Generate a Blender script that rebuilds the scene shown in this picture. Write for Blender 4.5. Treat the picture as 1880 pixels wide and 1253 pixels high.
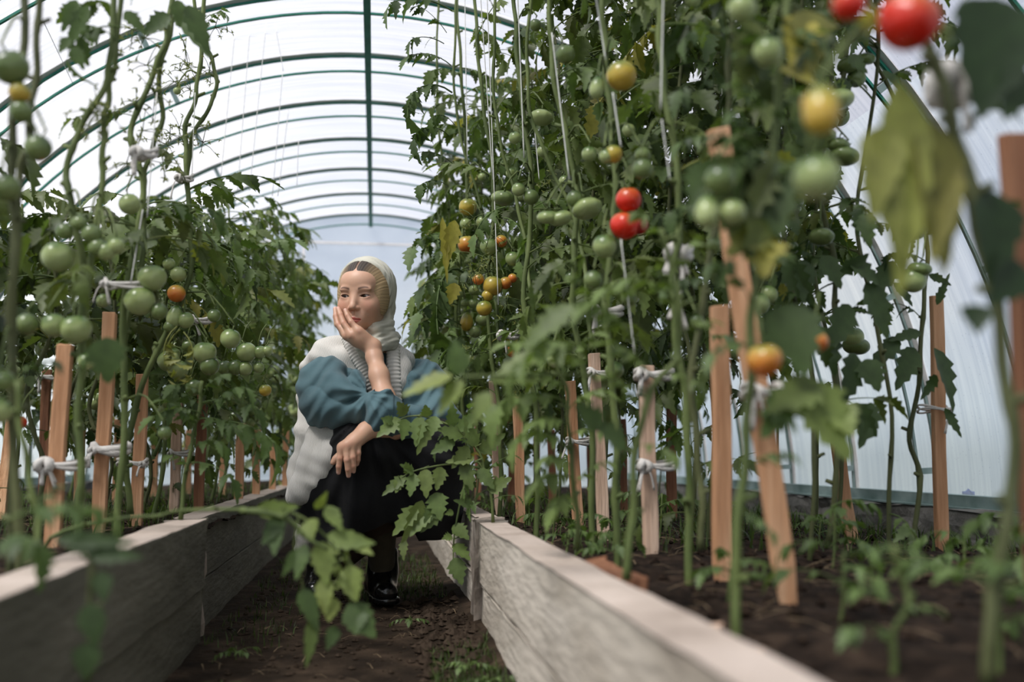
import bpy, math, random
import numpy as np
from mathutils import Vector, Matrix

for _o in list(bpy.data.objects):
    bpy.data.objects.remove(_o)
SC = bpy.context.scene
COL = SC.collection
PI = math.pi

# ------------------------------------------------------------------ camera
CAM_H = 0.45
FPX = 1828.0                         # 35 mm lens on a 36 mm sensor, 1880 px wide
PITCH = math.atan(211.5 / FPX)
YAW = math.atan(252.0 / FPX * math.cos(PITCH))
cam_d = bpy.data.cameras.new('camera')
cam = bpy.data.objects.new('camera', cam_d)
COL.objects.link(cam)
cam.location = (0, 0, CAM_H)
cam.rotation_euler = (PI / 2 + PITCH, 0, -YAW)
cam_d.sensor_width = 36.0
cam_d.lens = 35.0
cam_d.clip_start = 0.02
cam_d.dof.use_dof = True
cam_d.dof.focus_distance = 3.0
cam_d.dof.aperture_fstop = 1.9
cam_d.dof.aperture_blades = 9
SC.camera = cam

# ------------------------------------------------------------------ sky and sun
w = bpy.data.worlds.new('sky')
SC.world = w
w.use_nodes = True
nt = w.node_tree
nt.nodes.clear()
wo = nt.nodes.new('ShaderNodeOutputWorld')
bg = nt.nodes.new('ShaderNodeBackground')
tc = nt.nodes.new('ShaderNodeTexCoord')
sp = nt.nodes.new('ShaderNodeSeparateXYZ')
nz = nt.nodes.new('ShaderNodeTexNoise')
nz.inputs['Scale'].default_value = 2.6
nz.inputs['Detail'].default_value = 5
nz.inputs['Roughness'].default_value = 0.55
r1 = nt.nodes.new('ShaderNodeValToRGB')          # clouds over pale blue
r1.color_ramp.elements[0].position = 0.40
r1.color_ramp.elements[0].color = (0.76, 0.81, 0.98, 1)
r1.color_ramp.elements[1].position = 0.60
r1.color_ramp.elements[1].color = (1.06, 1.04, 1.05, 1)
r2 = nt.nodes.new('ShaderNodeValToRGB')          # dull ground and trees below the horizon
r2.color_ramp.elements[0].position = 0.0
r2.color_ramp.elements[0].color = (0.50, 0.56, 0.55, 1)
r2.color_ramp.elements[1].position = 0.16
r2.color_ramp.elements[1].color = (1, 1, 1, 1)
e = r2.color_ramp.elements.new(0.045)
e.color = (0.80, 0.87, 0.88, 1)
mx = nt.nodes.new('ShaderNodeMixRGB')
mx.blend_type = 'MULTIPLY'
mx.inputs[0].default_value = 1
L = nt.links.new
L(tc.outputs['Generated'], nz.inputs['Vector'])
L(tc.outputs['Generated'], sp.inputs[0])
L(nz.outputs['Fac'], r1.inputs[0])
L(sp.outputs['Z'], r2.inputs[0])
L(r1.outputs[0], mx.inputs[1])
L(r2.outputs[0], mx.inputs[2])
L(mx.outputs[0], bg.inputs['Color'])
bg.inputs['Strength'].default_value = .76
L(bg.outputs[0], wo.inputs[0])
try:
    w.cycles.sampling_method = 'MANUAL'
    w.cycles.sample_map_resolution = 512
except Exception:
    pass

sun_d = bpy.data.lights.new('sun', 'SUN')
sun = bpy.data.objects.new('sun', sun_d)
COL.objects.link(sun)
sun_d.energy = 7.0
sun_d.color = (1.0, 0.95, 0.88)
sun_d.angle = math.radians(20)
_dir = Vector((0.52, 0.42, -0.95))          # the way the light travels
sun.rotation_euler = _dir.to_track_quat('-Z', 'Y').to_euler()
sun.location = (-2, -2, 5)

# ------------------------------------------------------------------ exposure
vs = SC.view_settings
vs.view_transform = 'Standard'
vs.look = 'None'
vs.gamma = 1.0
vs.exposure = 0.32
vs.use_curve_mapping = False
SC.cycles.max_bounces = 7
SC.cycles.diffuse_bounces = 4
SC.cycles.glossy_bounces = 2
SC.cycles.transmission_bounces = 4
SC.cycles.transparent_max_bounces = 8
SC.cycles.sample_clamp_indirect = 6

# ------------------------------------------------------------------ frame helpers
_Fw = np.array([math.sin(YAW) * math.cos(PITCH), math.cos(YAW) * math.cos(PITCH), math.sin(PITCH)])
_Rt = np.array([math.cos(YAW), -math.sin(YAW), 0.0])
_Up = np.cross(_Rt, _Fw)

def at(px, py, Y):
    """the point at distance Y down the greenhouse seen in direction (px, py)"""
    d = _Fw * FPX + _Rt * (px - 940.0) + _Up * (626.5 - py)
    return np.array([0, 0, CAM_H]) + d * (Y / d[1])

def at_z(px, py, z):
    d = _Fw * FPX + _Rt * (px - 940.0) + _Up * (626.5 - py)
    return np.array([0, 0, CAM_H]) + d * ((z - CAM_H) / d[2])

def norm(v):
    v = np.asarray(v, float)
    return v / (np.linalg.norm(v) + 1e-12)

# ------------------------------------------------------------------ object helpers
def link(o, parent=None):
    COL.objects.link(o)
    if parent is not None:
        o.parent = parent
    return o

def tag(o, label=None, cat=None, group=None, kind=None):
    if label: o['label'] = label
    if cat: o['category'] = cat
    if group: o['group'] = group
    if kind: o['kind'] = kind
    return o

def thing(name, label, cat, loc=(0, 0, 0), group=None):
    o = bpy.data.objects.new(name, None)
    o.empty_display_size = 0.05
    COL.objects.link(o)
    o.location = tuple(float(c) for c in loc)
    return tag(o, label, cat, group)

def raw_mesh(name, V, F, mat, smooth=False, tint=None, quads=None):
    """V (n,3); F list of faces or an (m,4) array"""
    me = bpy.data.meshes.new(name)
    V = np.asarray(V, dtype=np.float32)
    if isinstance(F, np.ndarray):
        k = F.shape[1]
        me.vertices.add(len(V)); me.vertices.foreach_set('co', V.ravel())
        me.loops.add(F.size); me.loops.foreach_set('vertex_index', F.astype(np.int32).ravel())
        me.polygons.add(len(F))
        me.polygons.foreach_set('loop_start', np.arange(0, F.size, k, dtype=np.int32))
        me.update(calc_edges=True)
    else:
        me.from_pydata([tuple(v) for v in V.tolist()], [], F)
    if smooth:
        me.polygons.foreach_set('use_smooth', np.ones(len(me.polygons), dtype=bool))
    if tint is not None:
        a = me.color_attributes.new('tint', 'FLOAT_COLOR', 'POINT')
        c = np.ones((len(V), 4), dtype=np.float32); c[:, :tint.shape[1]] = tint
        a.data.foreach_set('color', c.ravel())
    me.validate()
    if mat is not None:
        me.materials.append(mat)
    return me

def place(name, V, F, mat, parent=None, smooth=False, tint=None):
    """one mesh object; its vertices are given in world space and its origin put at the parent's, or at its own foot"""
    V = np.asarray(V, dtype=float)
    if parent is not None:
        org = np.array(parent_world(parent))
    else:
        lo, hi = V.min(0), V.max(0)
        org = np.array([(lo[0] + hi[0]) / 2, (lo[1] + hi[1]) / 2, lo[2]])
    me = raw_mesh(name, V - org, F, mat, smooth, tint)
    o = bpy.data.objects.new(name, me)
    link(o, parent)
    if parent is None:
        o.location = tuple(org)
    return o

def parent_world(p):
    v = Vector((0, 0, 0))
    while p is not None:
        v += p.location
        p = p.parent
    return (v.x, v.y, v.z)

class MB:
    """collects boxes, tubes and grids into one mesh"""
    def __init__(s):
        s.v, s.f, s.t, s.n = [], [], [], 0
    def add(s, V, F, tint=None):
        V = np.asarray(V, float)
        s.v.append(V)
        if isinstance(F, np.ndarray): s.f.extend((F + s.n).tolist())
        else: s.f.extend([[i + s.n for i in f] for f in F])
        s.t.append(np.zeros((len(V), 3)) if tint is None else np.broadcast_to(np.asarray(tint, float), (len(V), 3)))
        s.n += len(V)
        return s
    def box(s, c, d, R=None, taper=1.0):
        c = np.asarray(c, float); d = np.asarray(d, float) / 2
        V = np.array([[x, y, z] for z in (-1, 1) for y in (-1, 1) for x in (-1, 1)], float) * d
        V[4:, :2] *= taper
        if R is not None: V = V @ np.asarray(R).T
        return s.add(V + c, [[0, 2, 3, 1], [4, 5, 7, 6], [0, 1, 5, 4], [2, 6, 7, 3], [0, 4, 6, 2], [1, 3, 7, 5]])
    def tube(s, pts, rad, sides=8, flat=1.0, tint=None, cap=True, up=None):
        V, F = tube_arrays(pts, rad, sides, flat, cap, up)
        return s.add(V, F, tint)
    def bar(s, a, b, wx, wy, up=(0, 0, 1)):
        a, b = np.asarray(a, float), np.asarray(b, float)
        z = norm(b - a); x = norm(np.cross(up, z)) if abs(np.dot(norm(up), z)) < .99 else np.array([1., 0, 0]); y = np.cross(z, x)
        R = np.stack([x, y, z], 1)
        return s.box((a + b) / 2, (wx, wy, np.linalg.norm(b - a)), R)
    def build(s, name, mat, parent=None, smooth=False, tinted=False):
        return place(name, np.concatenate(s.v), s.f, mat, parent, smooth, np.concatenate(s.t) if tinted else None)

def tube_arrays(pts, rad, sides=8, flat=1.0, cap=True, up=None):
    P = np.asarray(pts, float); n = len(P)
    R = np.broadcast_to(np.asarray(rad, float), (n,))
    T = np.gradient(P, axis=0); T /= np.linalg.norm(T, axis=1, keepdims=True) + 1e-12
    u = np.array(up, float) if up is not None else (np.array([0, 0, 1.0]) if abs(T[0][2]) < .9 else np.array([1.0, 0, 0]))
    V = []
    a = np.linspace(0, 2 * PI, sides, endpoint=False)
    for i in range(n):
        u = u - T[i] * np.dot(u, T[i]); u = norm(u)
        b = np.cross(T[i], u)
        V.append(P[i] + R[i] * (np.cos(a)[:, None] * u * flat + np.sin(a)[:, None] * b))
    V = np.concatenate(V)
    F = []
    for i in range(n - 1):
        for j in range(sides):
            k = (j + 1) % sides
            F.append([i * sides + j, i * sides + k, (i + 1) * sides + k, (i + 1) * sides + j])
    if cap:
        F.append(list(range(sides))[::-1]); F.append([(n - 1) * sides + j for j in range(sides)])
    return V, F

def smooth_path(pts, n=24):
    """Catmull-Rom through the points"""
    P = np.asarray(pts, float)
    if len(P) == 2:
        t = np.linspace(0, 1, n)[:, None]
        return P[0] * (1 - t) + P[1] * t
    Q = np.vstack([2 * P[0] - P[1], P, 2 * P[-1] - P[-2]])
    m = len(P) - 1
    out = []
    for q in np.linspace(0, m - 1e-6, n):
        i = int(q); t = q - i
        a, b, c, d = Q[i], Q[i + 1], Q[i + 2], Q[i + 3]
        out.append(.5 * ((2 * b) + (-a + c) * t + (2 * a - 5 * b + 4 * c - d) * t * t + (-a + 3 * b - 3 * c + d) * t ** 3))
    return np.array(out)

# ------------------------------------------------------------------ materials
def new_mat(name):
    m = bpy.data.materials.new(name); m.use_nodes = True
    m.node_tree.nodes.clear()
    return m, m.node_tree

def N(nt, kind, **kw):
    n = nt.nodes.new(kind)
    for k, v in kw.items():
        if k.startswith('i_'): n.inputs[k[2:].replace('_', ' ')].default_value = v
        else: setattr(n, k, v)
    return n

def ramp(nt, stops):
    r = nt.nodes.new('ShaderNodeValToRGB')
    el = r.color_ramp.elements
    while len(el) < len(stops): el.new(0.5)
    for e_, (p, c) in zip(el, stops):
        e_.position = p; e_.color = (c[0], c[1], c[2], 1)
    return r

def noise_mat(name, stops, scale=10.0, rough=0.8, bump=0.0, stretch=(1, 1, 1), detail=6, bscale=None, spec=0.3, distort=0.0, metal=0.0, coat=0.0):
    m, nt = new_mat(name)
    out = N(nt, 'ShaderNodeOutputMaterial'); b = N(nt, 'ShaderNodeBsdfPrincipled')
    tcn = N(nt, 'ShaderNodeTexCoord'); mp = N(nt, 'ShaderNodeMapping')
    mp.inputs['Scale'].default_value = stretch
    nz = N(nt, 'ShaderNodeTexNoise'); nz.inputs['Scale'].default_value = scale; nz.inputs['Detail'].default_value = detail
    nz.inputs['Distortion'].default_value = distort
    r = ramp(nt, stops)
    L = nt.links.new
    L(tcn.outputs['Object'], mp.inputs[0]); L(mp.outputs[0], nz.inputs['Vector']); L(nz.outputs['Fac'], r.inputs[0])
    L(r.outputs[0], b.inputs['Base Color']); L(b.outputs[0], out.inputs[0])
    b.inputs['Roughness'].default_value = rough
    b.inputs['Specular IOR Level'].default_value = spec
    b.inputs['Metallic'].default_value = metal
    b.inputs['Coat Weight'].default_value = coat
    if bump:
        n2 = N(nt, 'ShaderNodeTexNoise'); n2.inputs['Scale'].default_value = bscale or scale * 3; n2.inputs['Detail'].default_value = 5
        bp = N(nt, 'ShaderNodeBump'); bp.inputs['Strength'].default_value = bump; bp.inputs['Distance'].default_value = 0.01
        L(mp.outputs[0], n2.inputs['Vector']); L(n2.outputs['Fac'], bp.inputs['Height']); L(bp.outputs[0], b.inputs['Normal'])
    return m

def sheet_mat(name, clear, milky, tint):
    """twin-wall polycarbonate: part see-through, part milky, with fine flutes and drops"""
    m, nt = new_mat(name)
    L = nt.links.new
    out = N(nt, 'ShaderNodeOutputMaterial')
    tr = N(nt, 'ShaderNodeBsdfTransparent'); tl = N(nt, 'ShaderNodeBsdfTranslucent'); df = N(nt, 'ShaderNodeBsdfDiffuse'); gl = N(nt, 'ShaderNodeBsdfGlossy')
    tcn = N(nt, 'ShaderNodeTexCoord'); sx = N(nt, 'ShaderNodeSeparateXYZ')
    wv = N(nt, 'ShaderNodeTexNoise'); wv.inputs['Scale'].default_value = 1.0; wv.inputs['Detail'].default_value = 3
    mp = N(nt, 'ShaderNodeMapping'); mp.inputs['Scale'].default_value = (2.0, 60.0, 2.0)
    L(tcn.outputs['Object'], mp.inputs[0]); L(mp.outputs[0], wv.inputs['Vector'])
    vo = N(nt, 'ShaderNodeTexVoronoi'); vo.inputs['Scale'].default_value = 55
    L(tcn.outputs['Object'], vo.inputs['Vector'])
    dr = ramp(nt, [(0.0, (.35, .35, .35)), (0.09, (.7, .7, .7)), (0.15, (1, 1, 1))])
    L(vo.outputs['Distance'], dr.inputs[0])
    rr = ramp(nt, [(0.3, (tint[0] * .80, tint[1] * .82, tint[2] * .85)), (0.7, tint)])
    L(wv.outputs['Fac'], rr.inputs[0])
    mul = N(nt, 'ShaderNodeMixRGB', blend_type='MULTIPLY'); mul.inputs[0].default_value = .55
    L(rr.outputs[0], mul.inputs[1]); L(dr.outputs[0], mul.inputs[2])
    for b in (tr, tl, df): L(mul.outputs[0], b.inputs['Color'])
    gl.inputs['Roughness'].default_value = .35
    m1 = N(nt, 'ShaderNodeMixShader'); m1.inputs[0].default_value = .25; L(tl.outputs[0], m1.inputs[1]); L(df.outputs[0], m1.inputs[2])
    m2 = N(nt, 'ShaderNodeMixShader'); m2.inputs[0].default_value = milky / (milky + clear); L(tr.outputs[0], m2.inputs[1]); L(m1.outputs[0], m2.inputs[2])
    m3 = N(nt, 'ShaderNodeMixShader'); m3.inputs[0].default_value = .06; L(m2.outputs[0], m3.inputs[1]); L(gl.outputs[0], m3.inputs[2])
    L(m3.outputs[0], out.inputs[0])
    return m

def leaf_mat(name, dark, light, yellow):
    m, nt = new_mat(name)
    L = nt.links.new
    out = N(nt, 'ShaderNodeOutputMaterial')
    at_ = N(nt, 'ShaderNodeAttribute', attribute_name='tint'); sx = N(nt, 'ShaderNodeSeparateColor')
    L(at_.outputs['Color'], sx.inputs[0])
    r = ramp(nt, [(0.0, dark), (1.0, light)])
    L(sx.outputs[0], r.inputs[0])
    tcn = N(nt, 'ShaderNodeTexCoord'); nz = N(nt, 'ShaderNodeTexNoise'); nz.inputs['Scale'].default_value = 45; nz.inputs['Detail'].default_value = 3
    L(tcn.outputs['Object'], nz.inputs['Vector'])
    m1 = N(nt, 'ShaderNodeMixRGB'); m1.inputs[2].default_value = (*yellow, 1)
    L(sx.outputs[1], m1.inputs[0]); L(r.outputs[0], m1.inputs[1])
    vr = ramp(nt, [(0.3, (.78, .78, .78)), (.7, (1.15, 1.15, 1.15))]); L(nz.outputs['Fac'], vr.inputs[0])
    m2 = N(nt, 'ShaderNodeMixRGB', blend_type='MULTIPLY'); m2.inputs[0].default_value = 1
    L(m1.outputs[0], m2.inputs[1]); L(vr.outputs[0], m2.inputs[2])
    pr = N(nt, 'ShaderNodeBsdfPrincipled'); pr.inputs['Roughness'].default_value = .5; pr.inputs['Specular IOR Level'].default_value = .35
    L(m2.outputs[0], pr.inputs['Base Color'])
    tl = N(nt, 'ShaderNodeBsdfTranslucent')
    m3 = N(nt, 'ShaderNodeMixRGB', blend_type='MULTIPLY'); m3.inputs[0].default_value = 1; m3.inputs[2].default_value = (1.5, 1.7, .7, 1)
    L(m2.outputs[0], m3.inputs[1]); L(m3.outputs[0], tl.inputs['Color'])
    bp = N(nt, 'ShaderNodeBump'); bp.inputs['Strength'].default_value = .25; bp.inputs['Distance'].default_value = .004
    L(nz.outputs['Fac'], bp.inputs['Height']); L(bp.outputs[0], pr.inputs['Normal'])
    ms = N(nt, 'ShaderNodeMixShader'); ms.inputs[0].default_value = .28
    L(pr.outputs[0], ms.inputs[1]); L(tl.outputs[0], ms.inputs[2]); L(ms.outputs[0], out.inputs[0])
    return m

def tint_mat(name, rough=.6, sss=0.0, spec=.4, bump=0.0, bscale=200.0):
    """colour straight from the mesh's own pattern attribute"""
    m, nt = new_mat(name); L = nt.links.new
    out = N(nt, 'ShaderNodeOutputMaterial'); b = N(nt, 'ShaderNodeBsdfPrincipled')
    a = N(nt, 'ShaderNodeAttribute', attribute_name='tint')
    L(a.outputs['Color'], b.inputs['Base Color']); L(b.outputs[0], out.inputs[0])
    b.inputs['Roughness'].default_value = rough; b.inputs['Specular IOR Level'].default_value = spec
    if sss:
        b.inputs['Subsurface Weight'].default_value = sss
        b.inputs['Subsurface Radius'].default_value = (1.0, .35, .2)
        b.inputs['Subsurface Scale'].default_value = .006
    if bump:
        tcn = N(nt, 'ShaderNodeTexCoord'); nz = N(nt, 'ShaderNodeTexNoise'); nz.inputs['Scale'].default_value = bscale
        bp = N(nt, 'ShaderNodeBump'); bp.inputs['Strength'].default_value = bump; bp.inputs['Distance'].default_value = .002
        L(tcn.outputs['Object'], nz.inputs['Vector']); L(nz.outputs['Fac'], bp.inputs['Height']); L(bp.outputs[0], b.inputs['Normal'])
    return m

M = {}
M['roof_sheet'] = sheet_mat('roof_sheet', .62, .38, (.79, .80, .835))
M['wall_sheet'] = sheet_mat('wall_sheet', .62, .38, (.90, .945, .95))
M['green_metal'] = noise_mat('green_metal', [(.3, (.012, .13, .09)), (.7, (.03, .21, .15))], 12, .5)
M['zinc'] = noise_mat('zinc', [(.3, (.10, .16, .15)), (.7, (.26, .33, .32))], 9, .5, metal=.2)
M['white_strip'] = noise_mat('white_strip', [(.3, (.72, .70, .70)), (.7, (.85, .82, .82))], 20, .6)
M['concrete'] = noise_mat('concrete', [(.25, (.06, .06, .055)), (.5, (.13, .125, .115)), (.75, (.22, .21, .195))], 7, .95, .7, detail=9, bscale=40)
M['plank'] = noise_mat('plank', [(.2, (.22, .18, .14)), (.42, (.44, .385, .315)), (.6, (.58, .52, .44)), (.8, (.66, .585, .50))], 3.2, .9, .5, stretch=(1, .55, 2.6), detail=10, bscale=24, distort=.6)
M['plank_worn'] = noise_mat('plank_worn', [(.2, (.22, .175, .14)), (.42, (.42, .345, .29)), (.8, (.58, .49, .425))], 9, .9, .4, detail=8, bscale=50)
M['plank_left_shaded'] = noise_mat('plank_left_shaded', [(.2, (.045, .042, .030)), (.42, (.09, .085, .062)), (.6, (.125, .118, .088)), (.8, (.18, .168, .128))], 3.2, .9, .5, stretch=(1, .55, 2.6), detail=10, bscale=24, distort=.6)  # grey-green left planks, with the shade on their aisle side darkened into the colour
M['post'] = noise_mat('post', [(.25, (.18, .15, .12)), (.5, (.36, .30, .25)), (.75, (.48, .41, .35))], 14, .95, .9, stretch=(1, 1, .4), bscale=60)
M['soil'] = noise_mat('soil', [(.3, (.008, .0055, .004)), (.5, (.020, .013, .009)), (.7, (.05, .033, .022))], 22, 1.0, 1.0, detail=12, bscale=60, spec=.1)
M['path_soil'] = noise_mat('path_soil', [(.3, (.014, .010, .007)), (.5, (.030, .021, .014)), (.7, (.07, .048, .032))], 9, 1.0, .9, detail=12, bscale=55, spec=.1)
M['clod'] = noise_mat('clod', [(.3, (.022, .015, .010)), (.7, (.07, .05, .035))], 30, 1.0, .6, spec=.1)
M['straw'] = noise_mat('straw', [(.3, (.09, .06, .035)), (.7, (.26, .19, .11))], 60, .8)
M['stake_wood'] = noise_mat('stake_wood', [(.25, (.34, .165, .08)), (.5, (.52, .28, .15)), (.75, (.66, .41, .25))], 5, .8, .4, stretch=(9, 9, .7), detail=8, bscale=16)
M['stake_pale'] = noise_mat('stake_pale', [(.25, (.40, .26, .18)), (.5, (.58, .40, .29)), (.75, (.70, .52, .40))], 5, .8, .4, stretch=(9, 9, .7), detail=8, bscale=16)
M['stake_dark'] = noise_mat('stake_dark', [(.25, (.12, .05, .028)), (.5, (.24, .105, .055)), (.75, (.36, .18, .1))], 5, .8, .4, stretch=(9, 9, .7), detail=8, bscale=16)
M['rag'] = noise_mat('rag', [(.3, (.50, .47, .43)), (.7, (.70, .67, .63))], 40, .9, .4, bscale=300)
M['twine'] = noise_mat('twine', [(.3, (.60, .60, .55)), (.7, (.80, .80, .76))], 80, .8)
M['leaf'] = leaf_mat('leaf', (.011, .028, .008), (.150, .225, .068), (.42, .36, .07))
M['grass'] = leaf_mat('grass', (.012, .025, .006), (.08, .13, .03), (.3, .28, .08))
M['stem'] = noise_mat('stem', [(.3, (.05, .075, .02)), (.7, (.15, .19, .06))], 25, .6, .3, stretch=(1, 1, .3), bscale=90)
M['stem_dark'] = noise_mat('stem_dark', [(.3, (.04, .05, .018)), (.7, (.115, .125, .05))], 25, .65, .3, stretch=(1, 1, .3), bscale=90)

def fruit_mat(name, shoulder, body, tip, h0=-.5, h1=.8):
    m, nt = new_mat(name); L = nt.links.new
    out = N(nt, 'ShaderNodeOutputMaterial'); b = N(nt, 'ShaderNodeBsdfPrincipled')
    tcn = N(nt, 'ShaderNodeTexCoord'); sx = N(nt, 'ShaderNodeSeparateXYZ'); L(tcn.outputs['Object'], sx.inputs[0])
    nz = N(nt, 'ShaderNodeTexNoise'); nz.inputs['Scale'].default_value = 1.6; L(tcn.outputs['Object'], nz.inputs['Vector'])
    ad = N(nt, 'ShaderNodeMath', operation='MULTIPLY_ADD'); L(nz.outputs['Fac'], ad.inputs[0]); ad.inputs[1].default_value = .9; L(sx.outputs['Z'], ad.inputs[2])
    mr = N(nt, 'ShaderNodeMapRange'); mr.inputs['From Min'].default_value = h0 + .4; mr.inputs['From Max'].default_value = h1 + .45; L(ad.outputs[0], mr.inputs[0])
    r = ramp(nt, [(0, tip), (.5, body), (1, shoulder)]); L(mr.outputs[0], r.inputs[0]); L(r.outputs[0], b.inputs['Base Color'])
    b.inputs['Roughness'].default_value = .28; b.inputs['Specular IOR Level'].default_value = .5
    b.inputs['Subsurface Weight'].default_value = .15; b.inputs['Subsurface Scale'].default_value = .01
    b.inputs['Subsurface Radius'].default_value = (1, .6, .3)
    L(b.outputs[0], out.inputs[0])
    return m
M['green'] = fruit_mat('tomato_green', (.055, .11, .022), (.27, .33, .12), (.34, .40, .17))
M['dark_green'] = fruit_mat('tomato_dark_green', (.03, .06, .014), (.12, .17, .05), (.17, .22, .075))
M['yellow'] = fruit_mat('tomato_yellow', (.13, .17, .03), (.44, .33, .045), (.50, .33, .05))
M['orange'] = fruit_mat('tomato_orange', (.30, .26, .04), (.58, .24, .04), (.60, .16, .03))
M['red'] = fruit_mat('tomato_red', (.45, .09, .015), (.62, .030, .010), (.60, .018, .008))
M['dark_red'] = fruit_mat('tomato_dark_red', (.22, .03, .015), (.30, .014, .012), (.28, .01, .01))
# =================================================================== the greenhouse
RNG = np.random.default_rng(7)
CX, CZ, RAD = -0.06, 0.29, 2.10          # ridge line and radius of the arched roof
Y0, Y1 = -2.1, 7.90
DA = 0.645
ARCH_Y = [4.69 + DA * k for k in range(-10, 6) if 4.69 + DA * k < Y1 + .02]

def arc(y, r, a0, a1, n):
    a = np.linspace(a0, a1, n)
    return np.stack([CX + r * np.cos(a), np.full(n, y), CZ + r * np.sin(a)], 1)

def shell(name, a0, a1, mat, kind='structure'):
    ny, na = 2, 33
    A = np.linspace(a0, a1, na); Ys = np.linspace(Y0, Y1, ny)
    V = np.array([[CX + RAD * math.cos(a), y, CZ + RAD * math.sin(a)] for y in Ys for a in A])
    F = [[j * na + i, j * na + i + 1, (j + 1) * na + i + 1, (j + 1) * na + i] for j in range(ny - 1) for i in range(na - 1)]
    o = place(name, V, F, mat, None, True)
    o['kind'] = kind
    return o
AW = math.radians(38)
shell('wall_right', 0, AW, M['wall_sheet'])
shell('ceiling', AW, PI - AW, M['roof_sheet'])
shell('wall_left', PI - AW, PI, M['wall_sheet'])

def gable(name, y):
    A = np.linspace(0, PI, 49)
    V = [[CX, y, CZ]] + [[CX + RAD * math.cos(a), y, CZ + RAD * math.sin(a)] for a in A]
    F = [[0, i + 1, i + 2] for i in range(48)]
    o = place(name, np.array(V), F, M['wall_sheet']); o['kind'] = 'structure'
gable('wall_back', Y1 + .015)
gable('wall_front', Y0 - .015)

# truss arches: outer and inner chord, short tabs, a white sealing strip above
def arch(y, n):
    t = thing('arch_truss', None, None, (CX, y, CZ)); t['kind'] = 'structure'
    for r, nm, m in ((RAD - .016, 'outer_chord', M['green_metal']), (RAD - .090, 'inner_chord', M['green_metal'])):
        A = np.linspace(0, PI, 73); V = []
        for a in A:
            for dr, dy in ((-.0042, -.0058), (-.0042, .0058), (.0042, .0058), (.0042, -.0058)):
                V.append([CX + (r + dr) * math.cos(a), y + dy, CZ + (r + dr) * math.sin(a)])
        F = [[4 * i + j, 4 * i + (j + 1) % 4, 4 * i + 4 + (j + 1) % 4, 4 * i + 4 + j] for i in range(72) for j in range(4)]
        o = place(nm, np.array(V), F, m, t)
        o.data.materials.append(M['zinc'])
        o.data.polygons.foreach_set('material_index', [1 if min(f[0] // 4, 72 - f[0] // 4) < 15 else 0 for f in F])
    A = np.linspace(0, PI, 49); r = RAD - .004; V = []
    for a in A:
        for dy in (-.03, .03): V.append([CX + r * math.cos(a), y + dy, CZ + r * math.sin(a)])
        for dy in (.03, -.03): V.append([CX + (r - .003) * math.cos(a), y + dy, CZ + (r - .003) * math.sin(a)])
    F = [[4 * i + j, 4 * i + (j + 1) % 4, 4 * i + 4 + (j + 1) % 4, 4 * i + 4 + j] for i in range(48) for j in range(4)]
    place('sealing_strip', np.array(V), F, M['white_strip'], t)
    tb = MB()
    for a in [math.radians(q) for q in (3, 21, 39, 64, 116, 141, 159, 177)]:
        a3 = [CX + (RAD - .018) * math.cos(a), y, CZ + (RAD - .018) * math.sin(a)]
        b3 = [CX + (RAD - .09) * math.cos(a), y, CZ + (RAD - .09) * math.sin(a)]
        tb.bar(a3, b3, .022, .022, up=(0, 1, 0))
    tb.build('chord_tab', M['zinc'], t)
for i, y in enumerate(ARCH_Y): arch(y, i)

rb = MB().bar((CX, Y0, CZ + RAD - .105), (CX, Y1, CZ + RAD - .105), .030, .024).build('trim_1', M['green_metal']); rb['kind'] = 'structure'
for sgn, nm in ((1, 'trim_2'), (-1, 'trim_3')):                         # metal base rails on the footings
    b = MB(); xx = CX + sgn * (RAD - .02)
    b.box((xx, (Y0 + Y1) / 2, CZ + .004), (.05, Y1 - Y0, .045)); b.box((xx - sgn * .035, (Y0 + Y1) / 2, CZ - .016), (.03, Y1 - Y0, .006))
    o = b.build(nm, M['zinc']); o['kind'] = 'structure'
# end frame: a cross bar and two door posts
b = MB(); yy = Y1 - .03
b.bar((CX - .95, yy, 2.13), (CX + .95, yy, 2.13), .018, .018)
b.bar((CX - .52, yy, 0), (CX - .52, yy, 2.13), .02, .02); b.bar((CX + .52, yy, 0), (CX + .52, yy, 2.13), .02, .02)
o = b.build('trim_4', M['white_strip']); o['kind'] = 'structure'

def rough_box(name, lo, hi, mat, amp=.004, step=.06, parent=None, seed=0, top=None, worn=None):
    """a long block with uneven faces; top faces may take a second, worn material"""
    rng = np.random.default_rng(seed)
    lo, hi = np.array(lo, float), np.array(hi, float)
    n = np.maximum(2, np.round((hi - lo) / np.array([.035, step, .045])).astype(int) + 1)
    g = [np.linspace(lo[i], hi[i], n[i]) for i in range(3)]
    key = {}; V = []; F = []; fm = []
    def vid(i, j, k):
        if (i, j, k) not in key:
            key[(i, j, k)] = len(V)
            p = np.array([g[0][i], g[1][j], g[2][k]])
            q = amp * np.array([math.sin(j * .9 + k * 1.7 + seed) + math.sin(j * .37 + seed * 2), 0, math.sin(j * .6 + i * 2 + seed) * .8]) * .5
            V.append(p + q + rng.normal(0, amp * .35, 3))
        return key[(i, j, k)]
    for ax in range(3):
        u, v = [a for a in range(3) if a != ax]
        for side in (0, n[ax] - 1):
            for a in range(n[u] - 1):
                for b_ in range(n[v] - 1):
                    c = []
                    for da, db in ((0, 0), (1, 0), (1, 1), (0, 1)):
                        ix = [0, 0, 0]; ix[ax] = side; ix[u] = a + da; ix[v] = b_ + db; c.append(vid(*ix))
                    F.append(c); fm.append(1 if (ax == 2 and side) else 0)
    o = place(name, np.array(V), F, mat, parent, False)
    if worn is not None:
        o.data.materials.append(worn)
        o.data.polygons.foreach_set('material_index', fm)
    bv = o.modifiers.new('edge', 'BEVEL'); bv.width = .004; bv.segments = 2; bv.limit_method = 'ANGLE'; bv.angle_limit = math.radians(50)
    return o

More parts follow.
